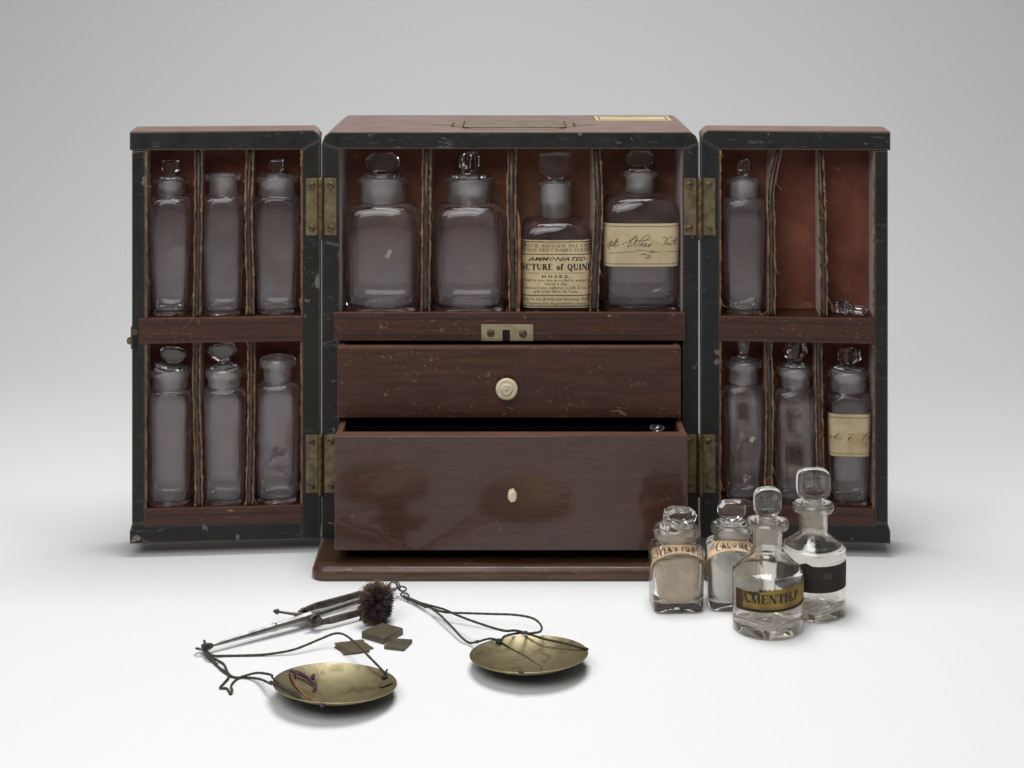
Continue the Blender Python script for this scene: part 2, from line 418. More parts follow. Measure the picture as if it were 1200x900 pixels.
# ------------------------------------------------------------------ the chest
chest = empty('medicine_chest', 'mahogany medicine chest standing open on its plinth, with drawers pulled out', 'medicine chest')
TOP = Zi(155)            # 493
BOT = 16.0
HW = 221.0               # half width of the case
DEP = 222.0
FL1 = Zi(371)+2          # floor of the bottle compartment
def rnd_top(x0, x1, z0, z1, r, left=True, right=True):
    p = [(x0, z0), (x1, z0)]
    if right: p += [(x1, z1-r*1.3), (x1-r*0.35, z1-r*0.45), (x1-r, z1)]
    else: p += [(x1, z1)]
    if left: p += [(x0+r, z1), (x0+r*0.35, z1-r*0.45), (x0, z1-r*1.3)]
    else: p += [(x0, z1)]
    return p
# carcass boards
m = MB(); m.prism(rnd_top(-HW, HW, TOP-18, TOP, 10), 3, DEP); m.build('top_board', M['maho_top'], chest)
for sx in (-1, 1):
    m = MB(); m.box(min(sx*HW, sx*(HW-14)), max(sx*HW, sx*(HW-14)), 3, DEP, BOT, TOP-18.3); m.build('side_board', M['maho'], chest)
m = MB(); m.box(-HW+14, HW-14, DEP-8, DEP, BOT, TOP-18.3); m.build('back_board', M['maho'], chest)
m = MB(); m.box(-HW+14, HW-14, 3, DEP-8, BOT, BOT+12); m.build('bottom_board', M['maho'], chest)
m = MB(); m.box(-HW+14, HW-14, 2, DEP-8, FL1-10, FL1); m.build('shelf_board', M['maho'], chest)
m = MB(); m.box(-HW+14, HW-14, 4, DEP-8, Zi(502)-1.5, Zi(502)+1.5); m.build('drawer_runner', M['inside'], chest)
# black front frame, mitred
OL, OR, OT = -200.0, 202.0, Zi(174.5)
m = MB(); m.prism([(-HW, TOP-13), (-HW+3.5, TOP-4.5), (-HW+10, TOP), (HW-10, TOP), (HW-3.5, TOP-4.5), (HW, TOP-13), (OR, OT), (OL, OT)], 0, 3)
m.build('frame_rail', M['black'], chest, bevel=0.7)
m = MB(); m.prism([(-HW, TOP-13.4), (OL, OT-0.4), (OL, BOT), (-HW, BOT)], 0, 3); m.build('frame_stile', M['black'], chest, bevel=0.7)
m = MB(); m.prism([(HW, TOP-13.4), (OR, OT-0.4), (OR, BOT), (HW, BOT)], 0, 3); m.build('frame_stile', M['black'], chest, bevel=0.7)
m = MB(); m.box(OL+0.4, OR-0.4, 0.4, 3, BOT, BOT+14); m.build('frame_rail', M['black'], chest, bevel=0.5)
# shelf rail with string inlay and lock plate
RY = -7.0
r0, r1 = Zi(399.5, RY), Zi(366, RY)
m = MB(); m.box(Xi(391, RY), Xi(803, RY), RY, -0.2, r0, r1)
rail = m.build('shelf_rail', M['maho'], chest, bevel=0.8)
for yy in (373.5, 393.0):
    z = Zi(yy, RY); m = MB(); m.box(Xi(393, RY), Xi(801, RY), RY-0.25, RY+0.5, z-0.6, z+0.6); m.build('string_inlay', M['line'], rail)
LP = MB()
xa, xb, xc, xd = [Xi(q, RY) for q in (564, 589, 597.5, 625)]; za, zb, zc_ = Zi(399.3, RY), Zi(386.5, RY), Zi(380, RY)
LP.prism([(xa, za), (xb, za), (xb, zb), (xc, zb), (xc, za), (xd, za), (xd, zc_), (xa, zc_)], RY-1.2, RY-0.1)
lp = LP.build('lock_plate', M['brass_pale'], chest, bevel=0.3)
m = MB(); m.box(xb, xc, RY-0.5, RY+0.4, za+0.2, zb); m.build('bolt_slot', M['void'], lp)
def screw(parent, x, y, z, r=4.2, ang=0.5):
    q = MB(); q.lathe([(r*0.2, 0.5), (r, 0.4), (r*0.98, -0.3), (r*0.85, -0.7), (0.1, -0.8)][::-1], (x, y, z), 'Y', 16)
    ca, sa = math.cos(ang), math.sin(ang)
    hw, l = 0.55, r*0.9
    pts = [(x+ca*l-sa*hw, z+sa*l+ca*hw), (x-ca*l-sa*hw, z-sa*l+ca*hw), (x-ca*l+sa*hw, z-sa*l-ca*hw), (x+ca*l+sa*hw, z+sa*l-ca*hw)]
    q.prism(pts, y-1.05, y-0.75, 1)
    return q.build('screw', [M['screw'], M['slot']], parent)
screw(lp, Xi(575, RY), RY-1.5, Zi(390, RY), 4.6, 0.15); screw(lp, Xi(613, RY), RY-1.5, Zi(391, RY), 4.8, 0.5)

# lining of the bottle compartment
BKY = 88.0
m = MB(); m.box(OL-2, OR+2, BKY, BKY+2, FL1, OT+1); m.build('back_lining', M['red_case'], chest)
for x0, x1 in ((OL-1.5, OL+0.2), (OR-0.2, OR+1.5)):
    m = MB(); m.box(x0, x1, 3.5, BKY-0.3, FL1+0.2, OT+1); m.build('side_lining', M['red_side'], chest)

def prof_front(t, top_set=18.0, low_set=2.0, k=0.20):
    # t = 0 at the top of a divider, 1 at its foot
    a = min(1, max(0, (t-k*0.35)/(k*1.3))); a = a*a*(3-2*a)
    return top_set+(low_set-top_set)*a
def divider(parent, place, z0, z1, yb, th=7.0, warp=lambda t: 0.0, top_set=18.0, low_set=2.0, seed=0, loose=5, k=0.2, side=1.0):
    """board with leather front edge; frayed tan strips at both arrises; loose threads"""
    rg = random.Random(seed); n = 26
    m = MB(); v = []; f = []
    sect = [(-0.5, None), (-0.5, 3.0), (-0.36, 1.2), (0, 0.0), (0.36, 1.2), (0.5, 3.0), (0.5, None)]
    for i in range(n+1):
        t = i/n; z = z1+(z0-z1)*t; yf = prof_front(t, top_set, low_set, k); wx = warp(t)
        for (sx, off) in sect:
            y = yb if off is None else yf+off
            v.append(place((wx if off is not None else wx*0.15)+sx*th, y, z))
    q = len(sect)
    for i in range(n):
        for j in range(q-1):
            f.append((i*q+j, (i+1)*q+j, (i+1)*q+j+1, i*q+j+1))
    f.append([j for j in range(q)]); f.append([n*q+j for j in range(q-1, -1, -1)])
    mm = [0 if (j in (1, 2, 3, 4)) else 1 for i in range(n) for j in range(q-1)]+[1, 1]
    put('divider', v, f, [M['leather'], M['red']], parent, smooth=[j in (1,2,3,4) for i in range(n) for j in range(q-1)]+[False, False], fm=mm)
    for sx in (-1, 1):
        m = MB(); N = 60; pts = []; rad = []
        for i in range(N+1):
            t = i/N; z = z1+(z0-z1)*t+(0.3 if i == N else 0)
            jit = mnoise.noise(Vector((t*22+seed*3.1+sx*9, 0.3, seed)))*1.1+mnoise.noise(Vector((t*70, seed*7.7+sx, 1)))*0.6
            pts.append(place(warp(t)+sx*(th*0.5+0.5+1.0*jit), prof_front(t, top_set, low_set, k)+1.9-1.3*jit, z))
            rad.append(0.7+2.2*abs(mnoise.noise(Vector((t*34, sx*5.0, seed*2.3)))))
        m.tube(pts, rad, 5)
        for j in range(loose):
            t = rg.uniform(0.1, 0.98); z = z1+(z0-z1)*t
            p = Vector(place(warp(t)+sx*th*0.5, prof_front(t, top_set, low_set, k)+1, z))
            L = rg.uniform(5, 17); a = rg.uniform(-2.6, -0.6) if rg.random() < .7 else rg.uniform(0, 3.1)
            d = Vector((math.cos(a)*0.7, -0.25, math.sin(a)))
            bend = Vector((rg.uniform(-.6, .6), -0.1, rg.uniform(-.6, .4)))
            m.tube(spline([p, p+d*L*0.4+bend*L*0.1, p+d*L*0.75+bend*L*0.35, p+d*L*0.9+bend*L*0.75], 4), 0.32, 3, 1)
        m.build('frayed_edging', [M['fray'], M['thread']], parent)

ident = lambda x0: (lambda x, y, z: (x0+x, y, z))
for i, (xx, wp) in enumerate(((499, 0.5), (600.5, -1.0), (699, 2.5))):
    divider(chest, ident(Xi(xx, 4)), FL1+0.1, OT+0.5, BKY, 8.0, (lambda t, wp=wp: wp*math.sin(t*5)), 20, 4, seed=i+1, loose=3)
# torn strip of leather hanging beside the quinine bottle
m = MB(); n = 22; v = []; f = []
for i in range(n+1):
    t = i/n; z = Zi(238, 6)+(FL1+3-Zi(238, 6))*t
    wd = 5.5*math.sin(min(1, t*3.2)*math.pi/2)*(1-0.35*max(0, t-0.8)*5)+0.8*mnoise.noise(Vector((t*20, 2, 2)))
    x0 = Xi(605.5, 3); lift = 4.0*math.sin(t*math.pi)
    v += [(x0, 4, z), (x0+wd*0.5, 4-lift-0.5, z), (x0+wd, 2-lift*0.4, z), (x0+wd*0.5, 4.8-lift-0.5, z)]
for i in range(n):
    for j in range(4): f.append((i*4+j, (i+1)*4+j, (i+1)*4+(j+1)%4, i*4+(j+1)%4))
f.append((3, 2, 1, 0)); f.append((n*4, n*4+1, n*4+2, n*4+3))
put('torn_leather', v, f, M['fray'], chest, smooth=True)

# brass carrying handle let into the top, and a paper label
def tp(x, y): # point on the top from picture coordinates
    s = (y-CY)/(HC-TOP); return ((x-CX)/s, D/s-D)
hc = 92.0
pl = [(-98, hc), (-74, hc-10), (-66, hc-26), (-52, hc-34), (-46, hc-58), (56, hc-58), (62, hc-34), (76, hc-26), (84, hc-10), (108, hc), (84, hc+10), (76, hc+26), (62, hc+34), (56, hc+58), (-46, hc+58), (-52, hc+34), (-66, hc+26), (-74, hc+10)]
m = MB(); m.slab(pl, TOP-0.6, TOP+0.5); hd = m.build('handle_plate', M['brass_top'], chest, bevel=0.3)
m = MB(); m.box(-58, 68, hc-40, hc+46, TOP+0.45, TOP+0.62); m.build('handle_recess', M['line'], hd)
m = MB(); m.box(-56, 66, hc-42, hc+38, TOP+0.6, TOP+1.7); m.build('handle_grip', M['brass_top'], hd, bevel=0.5)
for q in (-70, 78):
    m = MB(); m.box(q-1.2, q+1.2, hc-22, hc+22, TOP+0.5, TOP+0.7); m.build('plate_joint', M['line'], hd)
m = MB(); m.box(108, 203, 144, 204, TOP-0.4, TOP+0.5); lb = m.build('paper_label', M['paper'], chest)
m = MB()
for (a, b, c_, d_) in ((112, 199, 152, 155), (112, 199, 193, 196), (112, 114, 155, 193), (197, 199, 155, 193)): m.box(a, b, c_, d_, TOP+0.5, TOP+0.7)
m.build('label_border', M['ink_soft'], lb)

# plinth
PF = -93.0
def bullnose(x0, x1, y0, y1, z0, z1, r=7.0, cr=16.0):
    m = MB(); rings = []
    for (z, ins) in ((z0, 3.0), (z0+1.2, 0.9), (z0+(z1-z0)*0.35, 0), (z0+(z1-z0)*0.62, 0.6), (z1-2.2, 2.6), (z1-0.6, 5.0), (z1, 8.0)):
        p = []
        for (cx, cy_, a0) in ((x0+cr, y0+cr, 180), (x1-cr, y0+cr, 270), (x1-cr, y1-cr, 0), (x0+cr, y1-cr, 90)):
            for k in range(6):
                a = math.radians(a0+18*k); p.append((cx+(cr-ins)*math.cos(a), cy_+(cr-ins)*math.sin(a), z))
        rings.append(p)
    n = len(rings[0]); v = [q for r_ in rings for q in r_]; f = []
    for i in range(len(rings)-1):
        for k in range(n): f.append((i*n+k, i*n+(k+1)%n, (i+1)*n+(k+1)%n, (i+1)*n+k))
    f.append(list(range(n-1, -1, -1))); f.append([(len(rings)-1)*n+k for k in range(n)])
    m.add(v, f, 0, True); m.s[-1] = False; m.s[-2] = False
    return m
bullnose(-223.5, 223.5, PF, DEP+4, 0, BOT).build('plinth', M['plinth'], chest)

# drawers
def drawer(yf, y0, y1, x0, x1, back, knobf, matf, th):
    zt, zb = Zi(y0, yf), Zi(y1, yf); xa, xb = Xi(x0, yf), Xi(x1, yf)
    m = MB()
    m.box(xa+0.8, xa+7, yf+th, back, zb+2, zt-0.2); m.box(xb-7, xb-0.8, yf+th, back, zb+2, zt-0.2)
    m.box(xa+7, xb-7, back-6, back, zb+4, zt-0.2)
    d = m.build('drawer', M['maho_edge'], chest, bevel=0.5)
    m = MB(); m.box(xa+7, xb-7, yf+th, back-6, zb+3, zb+6); m.build('drawer_bottom', M['inside'], d)
    m = MB(); m.box(xa+7, xa+7.4, yf+th, back-6.1, zb+6, zt-5); m.box(xb-7.4, xb-7, yf+th, back-6.1, zb+6, zt-5)
    m.box(xa+7.4, xb-7.4, back-6.4, back-6, zb+6, zt-5); m.build('drawer_lining', M['inside'], d)
    m = MB(); m.box(xa, xb, yf, yf+3.0, zb, zt); m.build('drawer_front', matf, d, bevel=0.7)
    m = MB(); m.box(xa+0.3, xb-0.3, yf+3.0, yf+th, zb+1, zt-0.15); m.build('front_core', M['maho_edge'], d, bevel=0.4)
    knobf(d); return d
def knob_big(d):
    y = -25.0; x, z = Xi(593.8, y-8), Zi(456, y-8)
    m = MB(); m.lathe([(4.5, 0), (4.5, -3), (6, -4), (11.8, -6), (12.8, -8.2), (12.2, -10), (10.0, -10.6), (8.6, -10.0), (7.2, -10.2), (6.4, -11.6), (5.0, -12.0), (3.6, -11.2), (2.2, -11.6), (0.8, -12.0), (0.1, -12.0)], (x, y, z), 'Y', 36)
    m.build('knob', M['ivory'], d)
    m = MB(); m.lathe([(1.0, 0), (1.1, -0.5), (0.1, -0.7)], (x, y-11.8, z), 'Y', 12); m.build('knob_pin', M['brass_pale'], d)
def knob_peg(d):
    y = -80.0; x, z = Xi(600.3, y-4), Zi(580.5, y-4)
    m = MB(); m.lathe([(5.2, 0), (5.4, -1), (5.0, -2), (5.6, -6), (5.0, -8.6), (3.4, -9.4), (0.1, -9.2)], (0, 0, 0), 'Y', 18)
    for i, q in enumerate(m.v):
        m.v[i] = (q[0]*0.95, q[1]+0.12*q[2], q[2]*1.25+0.5*math.sin(q[0]*1.3))
    o = m.build('knob_stub', M['ivory'], d); o.location = (x*U, y*U, z*U)
drawer(-25.0, 407.5, 489.5, 395, 798, 150, knob_big, M['maho'], 16)
drawer(-80.0, 511.0, 645.0, 392, 806, 95, knob_peg, M['maho_gloss'], 19)

# hinges (on the chest side; door leaves belong to the doors)
def leaf(parent, x0, x1, z0, z1, y=-0.1):
    m = MB(); m.box(x0, x1, y-0.9, y+0.05, z0, z1); o = m.build('hinge_leaf', M['brass_old'], parent, bevel=0.35)
    xm = (x0+x1)/2
    m = MB(); m.box(xm-3.2, xm+3.2, y-1.15, y-0.85, z0+12, z1-12); 
    return o, xm
HG = ((208.5, 275.5), (509, 577))
for sgn in (-1, 1):
    for (ya, yb) in HG:
        z0, z1 = Zi(yb), Zi(ya)
        xin, xout = (sgn*(HW-2.8), sgn*(HW-17.5))
        o, xm = leaf(chest, min(xin, xout), max(xin, xout), z0, z1)
        for zz, an in ((z1-8, 0.5), (z0+8, 0.45)): screw(o, xm+sgn*-1.0, -1.4, zz, 4.4, an*sgn)
        m = MB()
        prof_ = [(0.2, -6.5), (1.6, -5), (3.0, -2), (3.6, 0)]
        L = z1-z0
        for k in range(5):
            a, b = L*k/5, L*(k+1)/5
            prof_ += [(3.3, a+0.2), (3.7, a+0.8), (3.7, b-0.8), (3.3, b-0.2)]
        prof_ += [(2.4, L+0.8), (0.2, L+1.2)]
        m.lathe(prof_, (sgn*(HW+1.2), -2.6, z0), 'Z', 14)
        m.build('hinge_knuckle', M['brass_dark'], chest)

# ------------------------------------------------------------------ doors
DA = math.radians(4.6)
HX = HW+2.6
DF1, DF2 = Zi(371.5, -9)-1.0, Zi(594, -9)-1.5      # compartment floors (just under the rail tops)
def door_lx(x, sgn, ly=0.0):
    lo, hi = -20.0, 260.0
    for _ in range(50):
        q = (lo+hi)/2
        X = sgn*(HX+q*math.cos(DA)-0*ly); Y = -q*math.sin(DA)+ly*math.cos(DA)
        xs = (CX+X*sc(Y)-x)*sgn
        if xs < 0: lo = q
        else: hi = q
    return lo
def door_pt(lx, ly, z, sgn):   # door frame -> world
    return (sgn*(HX+lx*math.cos(DA)+ly*math.sin(DA)), -lx*math.sin(DA)+ly*math.cos(DA), z)
def door_world_Y(lx, ly): return -lx*math.sin(DA)+ly*math.cos(DA)

def make_door(sgn, xs, dv):
    # xs: picture x of inner stile edge, inner stile end, outer stile start, outer stile end, cap end
    L0, L1, L2, L3, L4 = [door_lx(q, sgn) for q in xs]
    zt, zb = Zi(153.5, -9), 16.6
    zo = Zi(176, -9); zr0, zr1 = Zi(401, -9), Zi(371.5, -9); zb1 = Zi(594, -9); zb0 = Zi(614, -9)
    dep = 62.0
    def mk(m, name, mats, par=None, **k):
        # everything of a door is written with lx as +X; mirror by sign
        if sgn < 0:
            m.v = [(-a, b, c_) for a, b, c_ in m.v]; m.f = [q[::-1] for q in m.f]
        return m.build(name, mats, par, **k)
    m = MB()
    m.box(L0, L3, dep-5, dep, zb+8, zt-8)                     # back
    m.box(L0, L0+6, 3.1, dep-5, zb+8, zt-8); m.box(L3-5, L3, 3.1, dep-5, zb+8, zt-8)
    m.box(L0+6, L3-5, 3.1, dep-5, zr0+4, DF1)                  # shelf
    m.box(L0+6, L3-5, 3.1, dep-5, zb+8, DF2)                   # floor
    d = mk(m, 'door', M['maho'], chest)
    d.location = (sgn*HX*U, 0, 0); d.rotation_euler = (0, 0, -sgn*DA)
    m = MB(); m.prism(rnd_top(L0, L4, zt-8, zt, 8, True, False), 3.1, dep); mk(m, 'top_board', M['maho_top'], d, bevel=0.8)
    m = MB(); m.box(L0, L4, 3.1, dep, zb, zb+8); mk(m, 'bottom_board', M['maho'], d, bevel=0.6)
    # black frame
    m = MB(); m.prism([(L0, zt-11), (L0+3, zt-3.5), (L0+8, zt), (L4, zt-1.0), (L4, zo+0.8), (L1, zo)], 0, 3); mk(m, 'frame_rail', M['black'], d, bevel=0.7)
    m = MB(); m.prism([(L0, zt-11.5), (L1, zo-0.4), (L1, zb), (L0, zb)], 0, 3); mk(m, 'frame_stile', M['black'], d, bevel=0.7)
    m = MB(); m.prism([(L2, zo-0.1), (L3, zo-0.1), (L3, zb0+3), (L2, zb0+3)], 0, 3); mk(m, 'frame_stile', M['black'], d, bevel=0.7)
    m = MB(); m.prism([(L1+0.3, zb0), (L2, zb0), (L2+0.2, zb0+2.8), (L3, zb0+2.8), (L4, zb0-6), (L4, zb), (L1+0.3, zb)], 0, 3); mk(m, 'frame_rail', M['black'], d, bevel=0.7)
    # rails
    m = MB(); m.box(L1-0.5, L2+(7 if sgn < 0 else 0.3), -1.6, 3.0, zr0, zr1); ra = mk(m, 'shelf_rail', M['maho'], d, bevel=0.7)
    m = MB(); m.box(L1+0.4, L2-0.4, -0.8, 3.0, zb0+0.4, zb1); rb = mk(m, 'bottom_rail', M['maho'], d, bevel=0.6)
    for z, y_ in ((zr1-7, -1.85), (zr0+5, -1.85), (zb1-8.1, -1.05)):
        m = MB(); m.box(L1+1, L2-1, y_, y_+.45, z-0.55, z+0.55); mk(m, 'string_inlay', M['line'], d)
    # lining
    for (z0, z1) in ((DF1, zo+3), (DF2, zr0+4)):
        m = MB(); m.box(L0+6, L3-5, dep-7.2, dep-5, z0, z1); mk(m, 'back_lining', M['red'], d)
        for (a, b) in ((L1-1.8, L1-0.2), (L2+0.2, L2+1.8)):
            m = MB(); m.box(a, b, 3.2, dep-7.3, z0+0.1, z1-3.2); mk(m, 'side_lining', M['red_side'], d)
    # dividers
    for i, (xt, up, wf) in enumerate(dv):
        lx = door_lx(xt, sgn, 4)
        plc = (lambda x, y, z, lx=lx: (sgn*lx+x, y, z))
        z0, z1 = (DF1, zo+2) if up else (DF2, zr0+4)
        divider(d, plc, z0+0.1, z1, dep-7.3, 6.5, wf, 15, 2.5, seed=10+i+(20 if sgn > 0 else 0), loose=4)
    # frayed edges along the side linings
    for (z0, z1, sd) in ((DF1, zo, 1), (DF2, zr0, 2)):
        for (lx, q) in ((L1+0.6, 3), (L2-0.8, 4)):
            m = MB(); N = 56; pts = []; rad = []
            for i in range(N+1):
                t = i/N; jit = mnoise.noise(Vector((t*20+sd*5, q*3.3, sgn*2.0)))+0.6*mnoise.noise(Vector((t*60, q, sd)))
                pts.append((sgn*lx+1.2*jit, 1.7-0.9*jit, z0+(z1-z0)*t)); rad.append(0.9+2.3*abs(mnoise.noise(Vector((t*30, sd, q*2.0)))))
            m.tube(pts, rad, 5)
            rg = random.Random(sd*10+q+int(sgn))
            for j in range(7):
                p = Vector((sgn*lx, 1.4, z0+(z1-z0)*rg.random())); L = rg.uniform(4, 15); a = rg.uniform(-2.7, -0.4)
                dd = Vector((math.cos(a)*0.5, -0.1, math.sin(a))); bb = Vector((rg.uniform(-.7, .7), 0, rg.uniform(-.3, .5)))
                m.tube(spline([p, p+dd*L*.4, p+dd*L*.7+bb*L*.3, p+dd*L*.8+bb*L*.7], 4), 0.32, 3, 1)
            m.build('frayed_edging', [M['fray'], M['thread']], d)
    # hinge leaves
    for (ya, yb) in HG:
        z0, z1 = Zi(yb), Zi(ya)
        m = MB(); m.box(L0+2.0, L0+16.5, -1.0, -0.1, z0, z1); lf = mk(m, 'hinge_leaf', M['brass_old'], d, bevel=0.35)
        for zz, an in ((z1-8, 0.5), (z0+8, 2.4)): screw(lf, sgn*(L0+9.5), -1.4, zz, 4.2, an)
    return d, L3, L4
warp_s = lambda t: 9.0*math.exp(-((t-0.02)/0.20)**2)-4.0*math.sin(min(1, t/0.45)*math.pi)*(1-t)
left, LL3, LL4 = make_door(-1, (375, 354, 170, 154.6, 152),
    [(231.5, True, lambda t: 1.2*math.sin(4*t)), (292.5, True, lambda t: -1.0*math.sin(5*t)), (231.5, False, lambda t: -2*math.cos(3*t)), (293.5, False, lambda t: 1.3*math.sin(4*t))])
right, RL3, RL4 = make_door(1, (821.5, 843.5, 1025, 1040.5, 1043.5),
    [(904, True, warp_s), (963.5, True, lambda t: -1.6*math.cos(3.2*t)), (900.5, False, lambda t: 1.2*math.sin(4*t)), (960.5, False, lambda t: -1.0*math.sin(5*t))])
# lock on the free edge of the six-bottle door
z0, z1 = Zi(409, -15), Zi(383, -15)
m = MB(); m.box(-LL3-1.6, -LL3+0.1, 1, 34, z0, z1); lk = m.build('lock_plate', M['brass_old'], left, bevel=0.5)
m = MB(); m.lathe([(4.2, 0), (4.4, -2), (3.6, -4.4), (1.4, -5.4), (0.1, -5.6)], (-LL3-1.5, 7.5, Zi(400.5, -15)), 'X', 16); m.build('lock_stud', M['brass_old'], lk)
m = MB(); m.box(-LL3+0.6, -LL3+6.6, -0.4, 1.0, Zi(407.2, -15), Zi(392.3, -15)); m.build('lock_notch', M['void'], left)
m = MB(); m.box(-LL3+0.4, -LL3+6.4, -0.5, 1.0, Zi(392.2, -15), Zi(386, -15)); m.build('lock_cap', M['brass_dark'], left, bevel=0.4)
m = MB(); m.prism([(-LL4+2, 19), (-LL4+4, 26), (-LL4+9, 26.6), (-LL4+12.6, 23.5), (-LL4+11.5, 20), (-LL4+8.6, 20.6), (-LL4+6, 18.6)], -0.25, 0.4); m.build('bare_patch', M['bare'], left, bevel=0.2)

# ------------------------------------------------------------------ lettering
THK, THN = 0.17, 0.06
def _q(a, b, w):
    a = Vector(a); b = Vector(b); d = (b-a).normalized(); n = Vector((-d.y, d.x))*w/2
    return [tuple(a+n), tuple(a-n), tuple(b-n), tuple(b+n)]
def _arc(cx, cy_, rx, ry, a0, a1, tk, tn):
    out = []; n = 10; pr = None
    for i in range(n+1):
        a = math.radians(a0+(a1-a0)*i/n); c_, s_ = math.cos(a), math.sin(a)
        o = (cx+rx*c_, cy_+ry*s_); q = (cx+(rx-tk)*c_, cy_+(ry-tn)*s_)
        if pr: out.append([pr[0], o, q, pr[1]])
        pr = (o, q)
    return out
def glyph(ch, K=THK, N=THN):
    g = []; V = lambda x, a=0, b=1: g.append(_q((x, a), (x, b), K)); v = lambda x, a=0, b=1: g.append(_q((x, a), (x, b), N))
    h = lambda a, b, y: g.append(_q((a, y), (b, y), N)); sf = lambda x, y, r=0.15: h(x-r, x+r, N/2 if y == 0 else 1-N/2)
    dk = lambda a, b: g.append(_q(a, b, K)); dn = lambda a, b: g.append(_q(a, b, N))
    W = 0.7
    if ch == 'A': dn((.06, 0), (.38, 1)); dk((.38, .97), (.70, 0)); h(.17, .58, .32); sf(.06, 0, .11); sf(.70, 0, .14); W = .78
    elif ch == 'B': V(.16); g += _arc(.3, .75, .30, .25, -90, 90, K, N)+_arc(.3, .26, .36, .26, -90, 90, K, N); h(.02, .3, N/2); h(.02, .3, 1-N/2); h(.16, .3, .51); W = .70
    elif ch in 'CG': g += _arc(.44, .5, .42, .5, 48, 312, K, N); v(.76, .66, .97); W = .84
    elif ch == 'D': V(.16); g += _arc(.34, .5, .44, .5, -90, 90, K, N); h(.02, .36, N/2); h(.02, .36, 1-N/2); W = .82
    elif ch == 'E': V(.16); h(.02, .62, N/2); h(.02, .60, 1-N/2); h(.16, .45, .52); v(.62, 0, .26); v(.60, .76, 1); v(.45, .42, .62); W = .70
    elif ch == 'F': V(.16); h(.02, .60, 1-N/2); h(.16, .45, .52); v(.60, .76, 1); v(.45, .42, .62); sf(.16, 0); W = .64
    elif ch == 'H': V(.16); V(.66); h(.16, .66, .52); [sf(x, y) for x in (.16, .66) for y in (0, 1)]; W = .84
    elif ch == 'I': V(.17); sf(.17, 0); sf(.17, 1); W = .36
    elif ch == 'K': V(.16); dn((.2, .4), (.62, 1)); dk((.34, .58), (.68, 0)); sf(.16, 0); sf(.16, 1); sf(.64, 1, .12); sf(.68, 0, .12); W = .8
    elif ch == 'L': V(.16); h(.02, .60, N/2); v(.60, 0, .30); sf(.16, 1); W = .66
    elif ch == 'M': v(.12); dk((.12, .98), (.46, .02)); dn((.46, .02), (.80, 1)); V(.82); sf(.12, 0, .11); sf(.82, 0); sf(.08, 1, .1); sf(.88, 1, .11); W = 1.0
    elif ch == 'N': v(.12); dk((.14, .98), (.68, .02)); v(.70); sf(.12, 0, .11); sf(.08, 1, .1); sf(.70, 1, .12); W = .82
    elif ch == 'O': g += _arc(.43, .5, .42, .5, 0, 360, K, N); W = .86
    elif ch == 'P': V(.16); g += _arc(.3, .73, .34, .27, -90, 90, K, N); h(.02, .3, 1-N/2); h(.16, .3, .49); sf(.16, 0); W = .66
    elif ch == 'Q': g += _arc(.43, .5, .42, .5, 0, 360, K, N); dk((.40, .16), (.74, -.16)); W = .86
    elif ch == 'R': V(.16); g += _arc(.3, .74, .33, .26, -90, 90, K, N); h(.02, .3, 1-N/2); h(.16, .3, .50); dk((.40, .5), (.64, .04)); sf(.16, 0); sf(.68, 0, .1); W = .76
    elif ch == 'S': g += _arc(.33, .74, .28, .26, 20, 270, K*.8, N*1.6)+_arc(.33, .27, .30, .27, -160, 90, K*.8, N*1.6); v(.58, .70, .97); v(.06, .03, .32); W = .66
    elif ch == 'T': V(.36); h(.02, .70, 1-N/2); v(.04, .72, 1); v(.68, .72, 1); sf(.36, 0); W = .72
    elif ch == 'U': V(.16, .3, 1); v(.62, .3, 1); g += _arc(.39, .31, .30, .31, 180, 360, K*.8, N*1.5); sf(.16, 1); sf(.62, 1, .12); W = .78
    elif ch == 'V': dk((.10, 1), (.38, .02)); dn((.38, .02), (.66, 1)); sf(.10, 1, .14); sf(.66, 1, .11); W = .74
    elif ch == 'W': dk((.08, 1), (.32, .02)); dn((.32, .02), (.5, 1)); dk((.48, 1), (.72, .02)); dn((.72, .02), (.94, 1)); sf(.08, 1, .13); sf(.94, 1, .1); W = 1.02
    elif ch == 'Y': dk((.08, 1), (.36, .46)); dn((.36, .46), (.64, 1)); V(.36, 0, .48); sf(.36, 0); sf(.08, 1, .12); sf(.64, 1, .1); W = .72
    elif ch == '.': g.append(_q((.1, 0), (.1, K*1.05), K*1.05)); W = .24
    elif ch == "'": g.append(_q((.1, .72), (.13, 1), K*.8)); W = .24
    elif ch == '-': h(.05, .32, .42); h(.05, .32, .46); W = .38
    elif ch == 'o': g += _arc(.28, .33, .27, .34, 0, 360, K*.9, N); W = .56
    elif ch == 'f': V(.15, 0, .82); g += _arc(.30, .80, .235, .22, 20, 180, K*.8, N*1.5); h(.02, .36, .64); sf(.15, 0); W = .40
    elif ch == ' ': W = .42
    return g, W
def serif(text, h, x=0.0, z=0.0, wide=1.0, gap=0.07, K=THK, N=THN, shear=0.0, align='C'):
    polys = []; pen = 0.0
    for ch in text:
        g, W = glyph(ch, K, N)
        for q in g: polys.append([((pen+px_+shear*pz_)*wide, pz_) for px_, pz_ in q])
        pen += W+gap
    tot = (pen-gap)*wide; o = {'C': tot/2, 'L': 0, 'R': tot}[align]
    return [[(x+(a-o)*h, z+b*h) for a, b in q] for q in polys]
